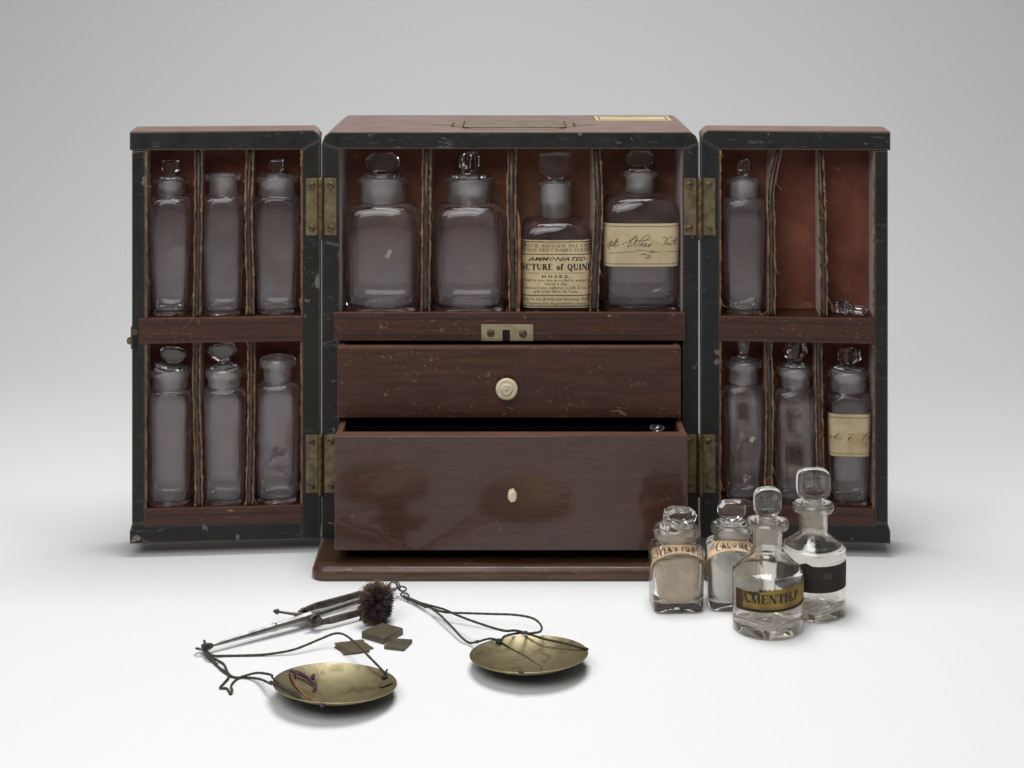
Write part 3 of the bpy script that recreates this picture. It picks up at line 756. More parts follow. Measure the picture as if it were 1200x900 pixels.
def sans(text, h, x=0.0, z=0.0, wide=1.0, shear=0.0, align='C', bold=0.0):
    cu = bpy.data.curves.new('t', 'FONT'); cu.body = text; cu.resolution_u = 1; cu.size = 1.0; cu.shear = shear; cu.offset = bold
    ob = bpy.data.objects.new('t', cu); me = bpy.data.meshes.new_from_object(ob)
    vs = [(v.co.x, v.co.y) for v in me.vertices]; fs = [list(p.vertices) for p in me.polygons]
    bpy.data.objects.remove(ob); bpy.data.curves.remove(cu); bpy.data.meshes.remove(me)
    x0, x1 = min(v[0] for v in vs), max(v[0] for v in vs); k = h/0.70
    o = {'C': (x0+x1)/2, 'L': x0, 'R': x1}[align]
    return [[(x+(vs[i][0]-o)*k*wide, z+vs[i][1]*k) for i in q] for q in fs]
def ribbon(pts, wd):
    P = spline([(a, b, 0) for a, b in pts], 5); out = []; n = len(P)
    for i in range(n-1):
        d = P[i+1]-P[i]
        if d.length < 1e-6: continue
        d.normalize(); nn = Vector((-d.y, d.x, 0)); w0 = wd*(0.75+0.5*abs(d.y))
        a, b = P[i], P[i+1]
        out.append([tuple((a+nn*w0/2)[:2]), tuple((a-nn*w0/2)[:2]), tuple((b-nn*w0/2)[:2]), tuple((b+nn*w0/2)[:2])])
    return out

# ------------------------------------------------------------------ bottles
SEG = 64
def se(a, b, n, phi):
    s_, c_ = math.sin(phi), math.cos(phi)
    return (a*math.copysign(abs(s_)**(2/n), s_), -b*math.copysign(abs(c_)**(2/n), c_))
PHI = []
for q in range(4):
    for k in range(SEG//4):
        u = k/(SEG//4); uu = u**1.45/(u**1.45+(1-u)**1.45); PHI.append((q+uu)*math.pi/2)

class Bottle:
    """hollow glass bottle: one closed surface from the foot up, over the lip and down the inside"""
    def __init__(s, W, Dp, zs, zn, rn, zf, rf, zt, nb=6.0, taper=0.95, wall=3.2, base=7.0, itap=4.0, ri=None, p=2.8, arch=0.0, cone=False, dome=3.0):
        s.W, s.Dp, s.zt, s.zs, s.zn, s.arch = W, Dp, zt, zs, zn, arch
        def sh(t):        # shoulder: (inward, upward) fractions
            if cone:
                if t < .3: u = t/.3*math.pi/2; return (.16*(1-math.cos(u)), .16*math.sin(u)*1.2)
                u = (t-.3)/.7; return (.16+.84*u, .192+.808*(u*.9+.1*u**3))
            a = t*math.pi/2; return (1-abs(math.cos(a))**(2/p), abs(math.sin(a))**(2/p))
        ri = ri or rn-2.6; s.ri = ri
        o = [(2.6, .1, .1, nb), (2.2, W*taper*.5, Dp*taper*.5, nb), (1.0, W*taper*.78, Dp*taper*.78, nb), (0.15, W*taper*.90, Dp*taper*.90, nb), (.8, W*taper*.965, Dp*taper*.965, nb), (2.4, W*taper, Dp*taper, nb)]
        for k in range(1, 9):
            t = k/9; z = 2.4+(zs-2.4)*t; e = taper+(1-taper)*min(1, t*1.25); o.append((z, W*e, Dp*e, nb))
        o.append((zs, W, Dp, nb))
        for k in range(1, 11):
            t = k/10; f, up = sh(t)
            z = zs+(zn-zs)*up
            n_ = nb+(2.0-nb)*(f**1.2)
            o.append((z, W+(rn-W)*f, Dp+(rn-Dp)*f, n_))
        o += [(zn+1.2, rn-.3, rn-.3, 2), (zf-1.5, rn, rn, 2), (zf-.3, rn+.5, rn+.5, 2)]
        s.outer = list(o)
        hf = zt-zf
        o += [(zf, rf*.86+rn*.14, rf*.86+rn*.14, 2), (zf+hf*.25, rf*.985, rf*.985, 2), (zf+hf*.55, rf, rf, 2), (zt-hf*.15, rf*.975, rf*.975, 2), (zt, rf*.90, rf*.90, 2), (zt-.1, (ri+rf)/2, (ri+rf)/2, 2), (zt-.5, ri+.9, ri+.9, 2), (zt-1.5, ri, ri, 2)]
        i_ = [(zn+1.0, ri-.6, ri-.6, 2)]
        Wi, Di = W-wall, Dp-wall
        for k in range(9, -1, -1):
            t = k/10; f, up = sh(t)
            z = (zs-1)+(zn-wall*.7-zs+1)*up; n_ = (nb*.8)+(2.0-nb*.8)*(f**1.2)
            i_.append((z, Wi+(ri-.8-Wi)*f, Di+(ri-.8-Di)*f, n_))
        for k in range(7, 0, -1):
            t = k/8; z = base+6+(zs-1-base-6)*t; e = itap*(1-t)**1.6; i_.append((z, Wi-e, Di-e, nb*.8))
        i_ += [(base+4, Wi-itap-.8, Di-itap-.8, nb*.7), (base+1.2, Wi-itap-3.4, Di-itap-3.4, nb*.6), (base+.2, (Wi-itap)*.78, (Di-itap)*.78, nb*.5), (base+dome*.6, Wi*.45, Di*.45, 3), (base+dome, .1, .1, 2)]
        s.inner = [q for q in i_ if q[0] >= base+3.9][::-1]
        s.rings = o+i_
    def mesh(s, name, mat, parent, ground=None):
        v = []; f = []
        for (z, a, b, n_) in s.rings:
            for p in PHI:
                x, y = se(a, b, n_, p); v.append((x, y, z-s.drop(x, y, z, a, b)))
        fm = []; top = max(q[0] for q in s.rings); itop = max(i for i, q in enumerate(s.rings) if q[0] >= top-.2)
        for i in range(len(s.rings)-1):
            gi = 1 if (ground is not None and i > itop and s.rings[i+1][0] > s.zn-.5) else 0
            for k in range(SEG):
                k2 = (k+1) % SEG; f.append((i*SEG+k, i*SEG+k2, (i+1)*SEG+k2, (i+1)*SEG+k)); fm.append(gi)
        f.append(list(range(SEG-1, -1, -1))); f.append([(len(s.rings)-1)*SEG+k for k in range(SEG)]); fm += [0, 0]
        return put(name, v, f, [mat]+([ground] if ground is not None else []), parent, smooth=True, fm=fm)
    def drop(s, x, y, z, a, b):
        if not s.arch: return 0.0
        c_ = (abs(x/a)*abs(y/b))**2.0 if a > 1 else 0
        if z <= s.zs: w_ = max(0, 1-(s.zs-z)/(s.arch*2.6))
        else: w_ = max(0, 1-(z-s.zs)/(s.zn-s.zs+.1))**0.8
        return s.arch*c_*w_
    @staticmethod
    def at(tab, z):
        zz = [q[0] for q in tab]
        return [float(np.interp(z, zz, [q[j] for q in tab])) for j in (1, 2, 3)]
    def surf(s, arc, z, off=0.4):
        if s.arch:
            zi = z
            for _ in range(3):
                q = s._surf(arc, zi, 0); a, b, n_ = s.at(s.outer[4:], zi); zi = z+s.drop(q[0], q[1], zi, a, b)
            q = s._surf(arc, zi, off); return (q[0], q[1], z+off*(0.6 if zi > s.zs else 0.0))
        return s._surf(arc, z, off)
    def _surf(s, arc, z, off=0.4):
        if not hasattr(s, '_c'): s._c = {}
        kk = 24 if s.arch else 4; key = round(z*kk)
        if key not in s._c:
            a, b, n_ = s.at(s.outer[4:], key/kk)
            u = np.linspace(0, 1, 260); ph = math.pi/2*(u**3/(u**3+(1-u)**3))
            xs = a*np.sin(ph)**(2/n_); ys = -b*np.cos(ph)**(2/n_)
            L = np.concatenate([[0], np.cumsum(np.hypot(np.diff(xs), np.diff(ys)))])
            s._c[key] = (L, xs, ys)
        L, xs, ys = s._c[key]; A = min(abs(arc), L[-1]*0.999)
        x = float(np.interp(A, L, xs)); y = float(np.interp(A, L, ys))
        x2 = float(np.interp(A+.6, L, xs)); y2 = float(np.interp(A+.6, L, ys))
        dx, dy = x2-x, y2-y; l = math.hypot(dx, dy) or 1
        nx, ny = -dy/l*-1, dx/l*-1      # outward
        nx, ny = dy/l, -dx/l
        sg = 1 if arc >= 0 else -1
        return (sg*(x+nx*off), y+ny*off, z)
    def surf_n(s, arc, z, off):
        p0 = Vector(s.surf(arc, z, 0)); pa = Vector(s.surf(arc+.5, z, 0)); pz = Vector(s.surf(arc, z+.5, 0))
        n = (pa-p0).cross(pz-p0)
        if n.length < 1e-9: return s.surf(arc, z, off)
        n.normalize()
        if n.x*p0.x+n.y*p0.y < 0: n = -n
        return tuple(p0+n*off)
    def sheet(s, name, mat, parent, a0, a1, z0, z1, nu=40, nv=6, curve=None, off=0.35, ragged=None):
        v = []; f = []; fn = s.surf_n if (curve and s.arch) else s.surf
        for j in range(nv+1):
            for i in range(nu+1):
                a = a0+(a1-a0)*i/nu
                c_ = curve(a) if curve else 0.0
                lo, hi = z0+c_, z1+c_
                if ragged: r0, r1 = ragged(a); lo += r0; hi += r1
                v.append(fn(a, lo+(hi-lo)*j/nv, off))
        for j in range(nv):
            for i in range(nu):
                q = j*(nu+1)+i; f.append((q, q+1, q+nu+2, q+nu+1))
        return put(name, v, f, mat, parent, smooth=True)
    def print(s, name, mat, parent, polys, off=0.6, lim=None, curve=None):
        v = []; f = []
        for q in polys:
            if lim and any(abs(p[0]) > lim for p in q): continue
            if curve and s.arch and len(q) == 4:
                g = 3; b0 = len(v)
                for j in range(g+1):
                    for i in range(g+1):
                        u, w_ = i/g, j/g
                        a = (q[0][0]*(1-u)+q[1][0]*u)*(1-w_)+(q[3][0]*(1-u)+q[2][0]*u)*w_
                        z = (q[0][1]*(1-u)+q[1][1]*u)*(1-w_)+(q[3][1]*(1-u)+q[2][1]*u)*w_
                        v.append(s.surf_n(a, z+curve(a), off))
                for j in range(g):
                    for i in range(g): k = b0+j*(g+1)+i; f.append([k, k+1, k+g+2, k+g+1])
                continue
            f.append([len(v)+i for i in range(len(q))])
            for (a, z) in q: v.append(s.surf(a, z+(curve(a) if curve else 0), off))
        return put(name, v, f, mat, parent)
    def powder(s, name, mat, parent, z0, z1, slope=(0, 0), shrink=0.7, seed=1):
        v = []; f = []; n = 20
        for i in range(n+1):
            t = i/n
            for p in PHI:
                zt_ = z0+(z1-z0)*t
                a, b, n_ = s.at(s.inner, max(zt_, s.inner[0][0])); x, y = se(a-shrink, b-shrink, n_, p)
                top = z1+slope[0]*x+slope[1]*y+2.0*mnoise.noise(Vector((x*.09, y*.09, seed)))
                z = z0+(top-z0)*t
                a, b, n_ = s.at(s.inner, max(z, s.inner[0][0])); x, y = se(a-shrink, b-shrink, n_, p)
                v.append((x, y, z))
        for r in (0.7, 0.35, 0.02):
            for k in range(SEG):
                x, y, z = v[n*SEG+k]; x *= r; y *= r
                v.append((x, y, z1+slope[0]*x+slope[1]*y+2.0*mnoise.noise(Vector((x*.09, y*.09, seed)))))
        for i in range(n+3):
            for k in range(SEG): f.append((i*SEG+k, i*SEG+(k+1)%SEG, (i+1)*SEG+(k+1)%SEG, (i+1)*SEG+k))
        f.append(list(range(SEG-1, -1, -1))); f.append([(n+3)*SEG+k for k in range(SEG)])
        return put(name, v, f, mat, parent, smooth=True)

def stopper(parent, zt, ri, hw, hh, th, shape='oct', rz=0.0, tilt=(0, 0), stem=4.0, plug=16.0, mats=None, lift=0.0, rcol=None, bury=1.2):
    """ground plug, domed collar and a flat pressed head"""
    m = MB(); g = ri-.35
    rc = rcol or ri*1.02
    m.lathe([(.1, -plug), (g*.86-.5, -plug), (g*.88, -plug+1), (g, -1.6)], (0, 0, 0), 'Z', 32, 1)
    neck_r = min(hw*.42, rc*.55)
    m.lathe([(.2, -1.65), (g, -1.55), (rc*.97, .35), (rc, 1.0), (rc*.9, 1.9), (rc*.62, 2.9), (neck_r*1.15, stem*.75), (neck_r, stem), (neck_r, stem+bury+.6), (neck_r*.5, stem+bury+.9)], (0, 0, 0), 'Z', 32, 0)
    if shape == 'oct': out = [(-.62, -1), (.62, -1), (1, -.42), (1, .42), (.62, 1), (-.62, 1), (-1, .42), (-1, -.42)]; sm = False
    elif shape == 'shield': out = [(-.42, -1), (.42, -1), (1, -.35), (1, .86), (.9, 1), (-.9, 1), (-1, .86), (-1, -.35)]; sm = False
    elif shape == 'oval': out = [(math.cos(2*math.pi*k/14), math.sin(2*math.pi*k/14)) for k in range(14)]; sm = False
    elif shape == 'loz': out = [(-.35, -1), (.5, -.8), (1, -.1), (.8, .75), (.3, 1), (-.75, .8), (-1, .25), (-.8, -.5)]; sm = False
    else:
        out = []
        for k in range(36):
            a = 2*math.pi*k/36; e = 2/3.4; out.append((math.copysign(abs(math.cos(a))**e, math.cos(a)), math.copysign(abs(math.sin(a))**e, math.sin(a))))
        sm = True
    v = []; f = []; n = len(out); zc = stem+bury-.4+hh
    lev = ((-1, .80), (-.45, 1.0), (.45, 1.0), (1, .80)) if not sm else ((-.80, .60), (-1, .80), (-.86, .92), (-.45, .99), (.45, .99), (.86, .92), (1, .80), (.80, .60))
    for (yy, k) in lev:
        for (a, b) in out: v.append((a*hw*k, yy*th, zc+b*hh*k))
    for i in range(len(lev)-1):
        for k in range(n): f.append((i*n+k, i*n+(k+1)%n, (i+1)*n+(k+1)%n, (i+1)*n+k))
    f.append(list(range(n-1, -1, -1))); f.append([(len(lev)-1)*n+k for k in range(n)])
    f = [q[::-1] for q in f]
    m.add(v, f, 0, sm)
    o = m.build('stopper', mats or [M['stop'], M['ground']], parent)
    o.location = (0, 0, (zt+lift)*U); o.rotation_euler = (tilt[0], tilt[1], rz)
    return o

def shelf_bottle(label, xc, x0, x1, Y, floor, ysh, yneck, xn, yfl, xf, ytop, mat, rot=0.0, dp=None, X=None, **kw):
    s_ = sc(Y); W = (x1-x0)/2/s_; zz = lambda y: Zi(y, Y)-floor
    e = empty('bottle', label, 'bottle', (X if X is not None else (xc-CX)/s_, Y, floor), rot, 'bottles fitted in the chest')
    rn, rf = (xn[1]-xn[0])/2/s_, (xf[1]-xf[0])/2/s_
    kw.setdefault('arch', 19.0 if W > 35 else 16.0)
    B = Bottle(W, dp or W*.92, zz(ysh), zz(yneck), rn, zz(yfl), rf, zz(ytop), **kw)
    B.mesh('glass_body', mat, e, M['ground_neck']); B.s = s_; B.e = e; B.zz = zz; B.zf = lambda y: Zi(y, Y-(dp or W*.92))-floor
    return B

# --- the four large bottles in the middle of the chest
YB = 44.0
c1 = shelf_bottle('large clear square bottle with oval stopper facing forward and a pale flake inside, end compartment', 448.5, 405, 492.5, YB, FL1, 262, 237, (424.5, 478), 213, (420, 481), 206.5, M['glass_f'], dp=37, nb=6.5, wall=2.3, base=5, taper=.955, itap=2)
stopper(c1.e, c1.zt, c1.ri, 20, 11.3, 6, 'oct', 0.12, plug=20, stem=4.5)
c2 = shelf_bottle('large clouded square bottle whose stopper is turned edge-on, in the row above the drawers', 550, 507.5, 592.5, YB, FL1, 262, 237, (524.5, 576.5), 214, (520, 580), 207.5, M['glass_g'], dp=37, nb=6.5, wall=2.3, base=5, taper=.955, itap=2)
stopper(c2.e, c2.zt, c2.ri, 19, 12.5, 7.5, 'oct', 1.25, plug=20, stem=4)
c3 = shelf_bottle('square bottle with large printed quinine tincture label and tall flat stopper', 651, 610, 692, YB, FL1, 275, 254, (632.5, 669.5), 217, (631, 671.5), 212, M['glass_f'], dp=36, nb=6.5, wall=2.2, base=5)
stopper(c3.e, c3.zt, c3.ri, 20, 15.5, 5, 'shield', 0.06, plug=26, stem=2.0, rcol=10)
c4 = shelf_bottle('square bottle with wide handwritten cream label, in the row above the drawers', 749.5, 705, 794, YB, FL1, 252, 225, (730.5, 765.5), 206.5, (726, 771), 200, M['glass_f'], dp=37, nb=6.5, wall=2.3, base=5, taper=.955, itap=2)
stopper(c4.e, c4.zt, c4.ri, 16, 10, 5.5, 'oct', 0.1, plug=20, stem=3.5)
m = MB(); z = c1.zz(292)
m.slab([(-3, -.5), (2, -.5), (2, .3), (-3, .3)], -5, 5); o = m.build('paper_flake', M['flake'], c1.e, bevel=0.2); o.location = (10*U, -33.3*U, z*U); o.rotation_euler = (0, 0.5, 0)

# printed label
zt_, zb_ = c3.zf(281.5), c3.zf(361); hL = zt_-zb_
lab = c3.sheet('label', M['paper_pale'], c3.e, -54, 54, zb_, zt_, 56, 4)
yz = lambda y: c3.zf(y)
P = serif('PHARMACIE ANGLAISE DES CHAMPS-', 3.7, 0, yz(289.8), 1.25, .10, .2, .07)+serif('AVENUE DES CHAMPS-ELYSEES', 3.7, 0, yz(294.8), 1.25, .10, .2, .07)
c3.print('lettering', M['ink_soft'], lab, P, lim=53)
P = sans('AMMONIATED', 4.6, 1, yz(305.6), 1.55, 0.35, bold=0.012)
P += serif('TINCTURE of QUININE', 7.6, 0, yz(316.6), 1.02, .08, .25, .085)
P += serif('DOSES.', 3.0, 0, yz(325.6), 2.2, .25, .22, .1)
P += sans('One half to one tea-spoonful in water three', 3.4, 0, yz(330.0), 1.12)+sans('times a day.', 3.4, 0, yz(334.2), 1.2)
P += sans('Une demie à une cuillerée à café 2 ou 3 fois', 3.4, 0, yz(338.8), 1.12)+sans("par jour dans de l'eau.", 3.4, 0, yz(343.0), 1.2)
P += sans('Chemists to the British and American Embassies', 3.4, 0, yz(352.2), 1.06, .25)+sans('Pharmacien de première classe', 3.4, 0, yz(357.2), 1.15, .15)
for (y, w_, hw) in ((283.6, .9, 53), (297.9, .9, 53), (320.0, .35, 34), (346.4, .9, 53), (358.9, .9, 53)):
    for k in range(-26, 26):
        a0, a1 = hw*k/26, hw*(k+1)/26; z = yz(y); P.append([(a0, z-w_/2), (a1, z-w_/2), (a1, z+w_/2), (a0, z+w_/2)])
c3.print('lettering', M['ink'], lab, P, lim=53.5)

# handwritten labels
lab = c4.sheet('label', M['paper'], c4.e, -58, 58, c4.zf(312.5), c4.zf(262), 56, 4)
def hand(B, lab, strokes, x0, y0, kx, ky, xc, wd, mat, lim):
    P = []
    for st in strokes: P += ribbon([((x0+px_/kx-xc)/B.s, B.zf(y0+py_/ky)) for px_, py_ in st], wd)
    B.print('lettering', mat, lab, P, lim=lim)
hand(c4, lab, [
    [(112, 400), (150, 360), (180, 330), (150, 400), (128, 440)], [(160, 345), (195, 340), (188, 385), (150, 400), (195, 395), (230, 330), (262, 300), (222, 385), (212, 408), (245, 395), (275, 372)], [(215, 350), (280, 338)], [(286, 368), (292, 376)], [(266, 412), (272, 420)],
    [(320, 380), (360, 352), (410, 342), (450, 310), (500, 262), (520, 250), (515, 280), (455, 310), (420, 325), (445, 335), (425, 365), (400, 395), (390, 412), (430, 405), (470, 378)],
    [(470, 378), (505, 330), (530, 290), (505, 360), (495, 400), (530, 390), (560, 340), (600, 290), (660, 250), (700, 250), (690, 290), (620, 330), (575, 380), (555, 410), (590, 375), (610, 370), (600, 405), (640, 390), (655, 365), (640, 360), (632, 395), (665, 405), (690, 385), (700, 372), (690, 412), (720, 375), (745, 372)],
    [(500, 325), (560, 322), (690, 318)], [(795, 355), (800, 362)], [(768, 402), (776, 410)],
    [(885, 290), (900, 268), (925, 285), (935, 310), (905, 365), (885, 395)], [(925, 300), (985, 280), (1010, 268)], [(935, 375), (950, 345), (940, 385), (970, 375), (985, 345), (978, 385), (1010, 370), (1040, 330), (1075, 280), (1045, 360), (1050, 385), (1085, 370)], [(1000, 330), (1090, 318)], [(1028, 266), (1036, 272)], [(1102, 376), (1108, 382)],
    [(150, 512), (220, 495), (500, 478)], [(940, 478), (1110, 480)], [(505, 468), (560, 458), (640, 465), (770, 470), (700, 492), (850, 485)], [(565, 520), (650, 508), (600, 524)], [(650, 535), (690, 528), (705, 545), (640, 575), (670, 565), (700, 578)]],
    700, 255, 12, 12, 749.5, 0.6, M['ink_brown'], 57)
for y in (265.4, 309.3):
    P = []
    for k in range(-28, 28): z = c4.zf(y); P.append([(2*k, z-.3), (2*k+2, z-.3), (2*k+2, z+.3), (2*k, z+.3)])
    c4.print('label_rule', M['ink_soft'], lab, P, lim=57)

# --- door bottles
def door_bottle(label, sgn, x0, x1, floor, *a, **k):
    xc = (x0+x1)/2
    lx = door_lx(xc, sgn, 28)
    for _ in range(6):
        X_, Y_, _z = door_pt(lx, 29.0, 0, sgn); lx += sgn*(xc-(CX+X_*sc(Y_)))/sc(Y_)
    return shelf_bottle(label, xc, x0, x1, Y_, floor, *a, rot=-sgn*DA, X=X_, dp=k.pop('dp', 22.0), **k)
g1 = M['glass_a']; g2 = M['glass_b']; g3 = M['glass_c']
b = door_bottle('slim square bottle with small block stopper, upper shelf of six-bottle door, lock end', -1, 176, 224, DF1, 243, 229, (183.5, 217), 215, (180, 221), 209.5, g1, wall=1.9, itap=3, taper=.80, base=4, nb=6.0)
stopper(b.e, b.zt, b.ri, 9.5, 9, 5, 'shield', 0.5, plug=12, stem=3)
b = door_bottle('slim square bottle with no stopper between two stoppered ones, upper shelf', -1, 237, 286, DF1, 242, 227.5, (244.5, 277), 210.5, (238, 280), 204.5, g2, wall=1.9, itap=2, taper=.88, base=4, nb=6.0)
b = door_bottle('slim square bottle with wide neck and peg stopper, upper shelf of six-bottle door, hinge end', -1, 298, 350.5, DF1, 243, 228.5, (303, 345), 212.5, (297, 348.5), 205.5, g1, wall=1.9, itap=3, taper=.82, base=4, nb=6.0)
stopper(b.e, b.zt, b.ri, 8.5, 7.5, 6, 'shield', 0.2, plug=14, stem=2.5, rcol=12)
b = door_bottle('slim square bottle with tilted round stopper, lower shelf of six-bottle door, lock end', -1, 174.5, 224.5, DF2, 470, 455, (180, 221.5), 438, (176, 225.5), 431, g2, wall=1.9, itap=1.5, taper=.93, base=4, nb=6.0)
stopper(b.e, b.zt, b.ri, 16, 10.5, 6.5, 'loz', 0.15, (0.0, 0.22), plug=14, stem=3.5)
b = door_bottle('slim square bottle with tall oval stopper, middle of lower shelf in six-bottle door', -1, 237.5, 288, DF2, 468, 453, (245.5, 284), 440, (242, 287.5), 430, g2, wall=1.9, itap=1.5, taper=.92, base=4, nb=6.0)
stopper(b.e, b.zt, b.ri, 18, 11, 6.5, 'loz', -0.15, (0, -0.12), plug=14, stem=6.0, rcol=17)
b = door_bottle('slim square bottle without stopper on lower shelf beside a hinge', -1, 300.5, 350.5, DF2, 460, 447, (307, 341), 429, (303, 345.5), 419, g2, wall=1.9, itap=1.5, taper=.94, base=4, nb=6.0)
b = door_bottle('slim square bottle with narrow square stopper, alone beside two empty compartments', 1, 847, 896, DF1, 247, 231, (853.5, 888), 216, (852, 892), 209.5, g1, wall=1.9, itap=3, taper=.83, base=4, nb=6.0)
stopper(b.e, b.zt, b.ri, 11, 9.5, 5.5, 'shield', 1.35, plug=14, stem=2.8, rcol=10)
b = door_bottle('slim square bottle with slab stopper and paper fleck, lower shelf beneath the lone upper bottle', 1, 847, 895.5, DF2, 466, 449, (852, 886.5), 430, (849, 890.5), 421.5, g1, wall=1.9, itap=3, taper=.82, base=4, nb=6.0)
stopper(b.e, b.zt, b.ri, 12, 10.5, 6, 'shield', 1.45, plug=14, stem=2.0, rcol=9)
m = MB(); m.slab([(-2.2, -.3), (2.2, -.3), (2.2, .3), (-2.2, .3)], -3.6, 3.6); o = m.build('paper_fleck', M['flake'], b.e, bevel=0.2)
q = b.surf(9.0, b.zz(509), 0.3); o.location = (q[0]*U, q[1]*U, q[2]*U); o.rotation_euler = (0, 0.6, 0)
b = door_bottle('slim square bottle with thick round stopper, middle of lower shelf, partly behind front bottles', 1, 907, 957, DF2, 470, 454, (914.5, 948.5), 438, (910.5, 953), 429, g1, wall=1.9, itap=2, taper=.88, base=4, nb=6.0)
stopper(b.e, b.zt, b.ri, 15.5, 13.5, 7.5, 'loz', 0.55, plug=14, stem=3.5)
b = door_bottle('slim square bottle with crystals and a cream handwritten label, lower shelf corner', 1, 969.5, 1018, DF2, 476, 458, (970.5, 1013), 440.5, (968, 1015.5), 432.5, g3, wall=1.9, itap=2, taper=.88, base=4, nb=6.0)
stopper(b.e, b.zt, b.ri, 15, 10.5, 7, 'loz', 0.4, (0, 0.1), plug=14, stem=3.0)
lab = b.sheet('label', M['paper'], b.e, -34, 34, b.zf(535), b.zf(485.5), 48, 4)
hand(b, lab, [
    [(120, 490), (150, 480), (190, 478), (180, 515), (165, 518)], [(185, 490), (230, 490), (280, 450), (320, 418), (260, 480), (240, 515), (290, 518), (320, 490)], [(362, 484), (368, 494)], [(340, 520), (346, 528)],
    [(470, 520), (490, 490), (530, 480), (500, 500), (480, 520), (470, 540), (510, 540)], [(460, 438), (580, 442)],
    [(720, 440), (760, 445), (800, 425), (900, 370), (960, 330)], [(790, 440), (740, 490), (710, 530)], [(700, 600), (740, 572), (785, 590), (780, 630), (730, 645), (700, 630)], [(810, 520), (850, 460), (820, 505), (860, 520), (900, 480)], [(140, 330), (160, 345)], [(130, 350), (150, 370)]],
    960, 480, 15, 15, 993.7, 0.6, M['ink_brown'], 33)
for y in (489.6, 532):
    P = []
    for k in range(-16, 16): z = b.zf(y); P.append([(2*k, z-.3), (2*k+2, z-.3), (2*k+2, z+.3), (2*k, z+.3)])
    b.print('label_rule', M['ink_soft'], lab, P, lim=33)

# loose stopper lying in an empty compartment
lxs = door_lx(990, 1, 24); q = door_pt(lxs, 24, DF1, 1)
e = empty('glass_stopper', 'loose glass stopper lying on its side in an empty compartment', 'stopper', q, 0)
m = MB()
m.lathe([(.2, 0), (8.5, .2), (9.4, 1.2), (10.4, 16)], (-20, 0, 10.4), 'X', 24, 0)
m.lathe([(10.4, 16), (12, 17), (12, 19.5), (7, 22), (5, 24), (5, 26)], (-20, 0, 10.4), 'X', 24, 0)
out = [(-1, -.42), (-.62, -1), (.62, -1), (1, -.42), (1, .42), (.62, 1), (-.62, 1), (-1, .42)]; v = []
for (yy, k) in ((-5.5, .7), (-2.5, 1), (2.5, 1), (5.5, .7)):
    for (a, c_) in out: v.append((15+a*12*k, c_*13*k, 8.2+yy))
f = [(i*8+k, i*8+(k+1) % 8, (i+1)*8+(k+1) % 8, (i+1)*8+k) for i in range(3) for k in range(8)]+[list(range(7, -1, -1)), [24+k for k in range(8)]]
m.add(v, f, 0)
m.v = [(a*.86, b_*.86, c_*.80) for a, b_, c_ in m.v]
o = m.build('stopper_glass', M['stop'], e, rot=(0.0, 0.06, -0.35))
# small glass piece in the lower drawer
zdr = Zi(645, -80)+6.0
e = empty('glass_vial', 'small clear glass vial standing inside the open lower drawer', 'vial', (Xi(770, -40), -40, zdr))
zv = Zi(499.5, -40)-zdr
Bv = Bottle(9, 9, zv-14, zv-9, 6, zv-3, 8.5, zv, nb=2.0, taper=1.0, wall=1.5, base=3, itap=0, ri=4.5)
Bv.mesh('glass_body', M['glass_b'], e)

# --- the four bottles on the table
def table_bottle(label, xc, ybase_front, W, dp, rz, heights, mat, name='bottle', **k):
    Yf = D/((ybase_front-CY)/HC)-D; Y = Yf+dp
    e = empty(name, label, 'bottle', (Xi(xc, Y), Y, 0), rz, 'bottles standing on the table')
    zs, zn, rn, zf, rf, zt = heights(Y)
    B = Bottle(W, dp, zs, zn, rn, zf, rf, zt, **k); B.mesh('glass_body', mat, e, M['ground_neck_warm']); B.e = e; B.Y = Y; B.s = sc(Y); B.zz = lambda y: Zi(y, Y); B.zf = lambda y: Zi(y, Y-dp)
    return B
dv = table_bottle('squat square bottle of tan powder with tilted stopper, on the table before the drawer', 792.2, 720.5, 28.2, 27, 0.05,
    lambda Y: (Zi(650, Y), Zi(636, Y), 21.0, Zi(627, Y), 24.5, Zi(616, Y)), M['glass_d'], nb=6.0, taper=.96, wall=2.8, base=9, itap=1.5, ri=17, arch=10)
stopper(dv.e, dv.zt, dv.ri, 18.5, 8.5, 6.5, 'oct', 0.25, (0.35, 0.2), plug=13, stem=4.5, mats=[M['stop_front'], M['ground_warm']], rcol=17)
dv.powder('powder', M['powder_tan'], dv.e, 10.5, dv.zf(659), (0.08, -0.1), 0.45, 2)
m = MB(); rg = random.Random(4)
for i in range(46):
    a = rg.uniform(0, 6.28); r_ = rg.uniform(2, 23) 
    m.lathe([(.1, -1), (rg.uniform(1, 2), -.4), (rg.uniform(1, 2), .5), (.1, 1)], (max(-23, min(23, r_*1.3*math.cos(a))), max(-22, min(22, r_*1.3*math.sin(a))), 3.6+rg.uniform(0, 2.2)), 'Z', 6, 0, False)
cr = m.build('crystals', M['crumb'], dv.e); cr['kind'] = 'stuff'
arch = lambda a: -0.009*a*a-0.000005*a**4
lab = dv.sheet('label', M['paper_peach'], dv.e, -44, 44, dv.zf(650.0), dv.zf(639.5), 60, 4, curve=arch)
dv.print('lettering', M['ink'], lab, serif("DOVER'S POWDER", 4.4, 0, dv.zf(647.4), 1.22, .14, .17, .08), curve=arch, lim=43, off=1.7)
for z in (dv.zf(649.4), dv.zf(640.0)):
    P = []
    for k in range(-30, 30): P.append([(1.4*k, z-.25), (1.4*k+1.4, z-.25), (1.4*k+1.4, z+.25), (1.4*k, z+.25)])
    dv.print('label_rule', M['ink_soft'], lab, P, curve=arch, lim=43, off=0.65)

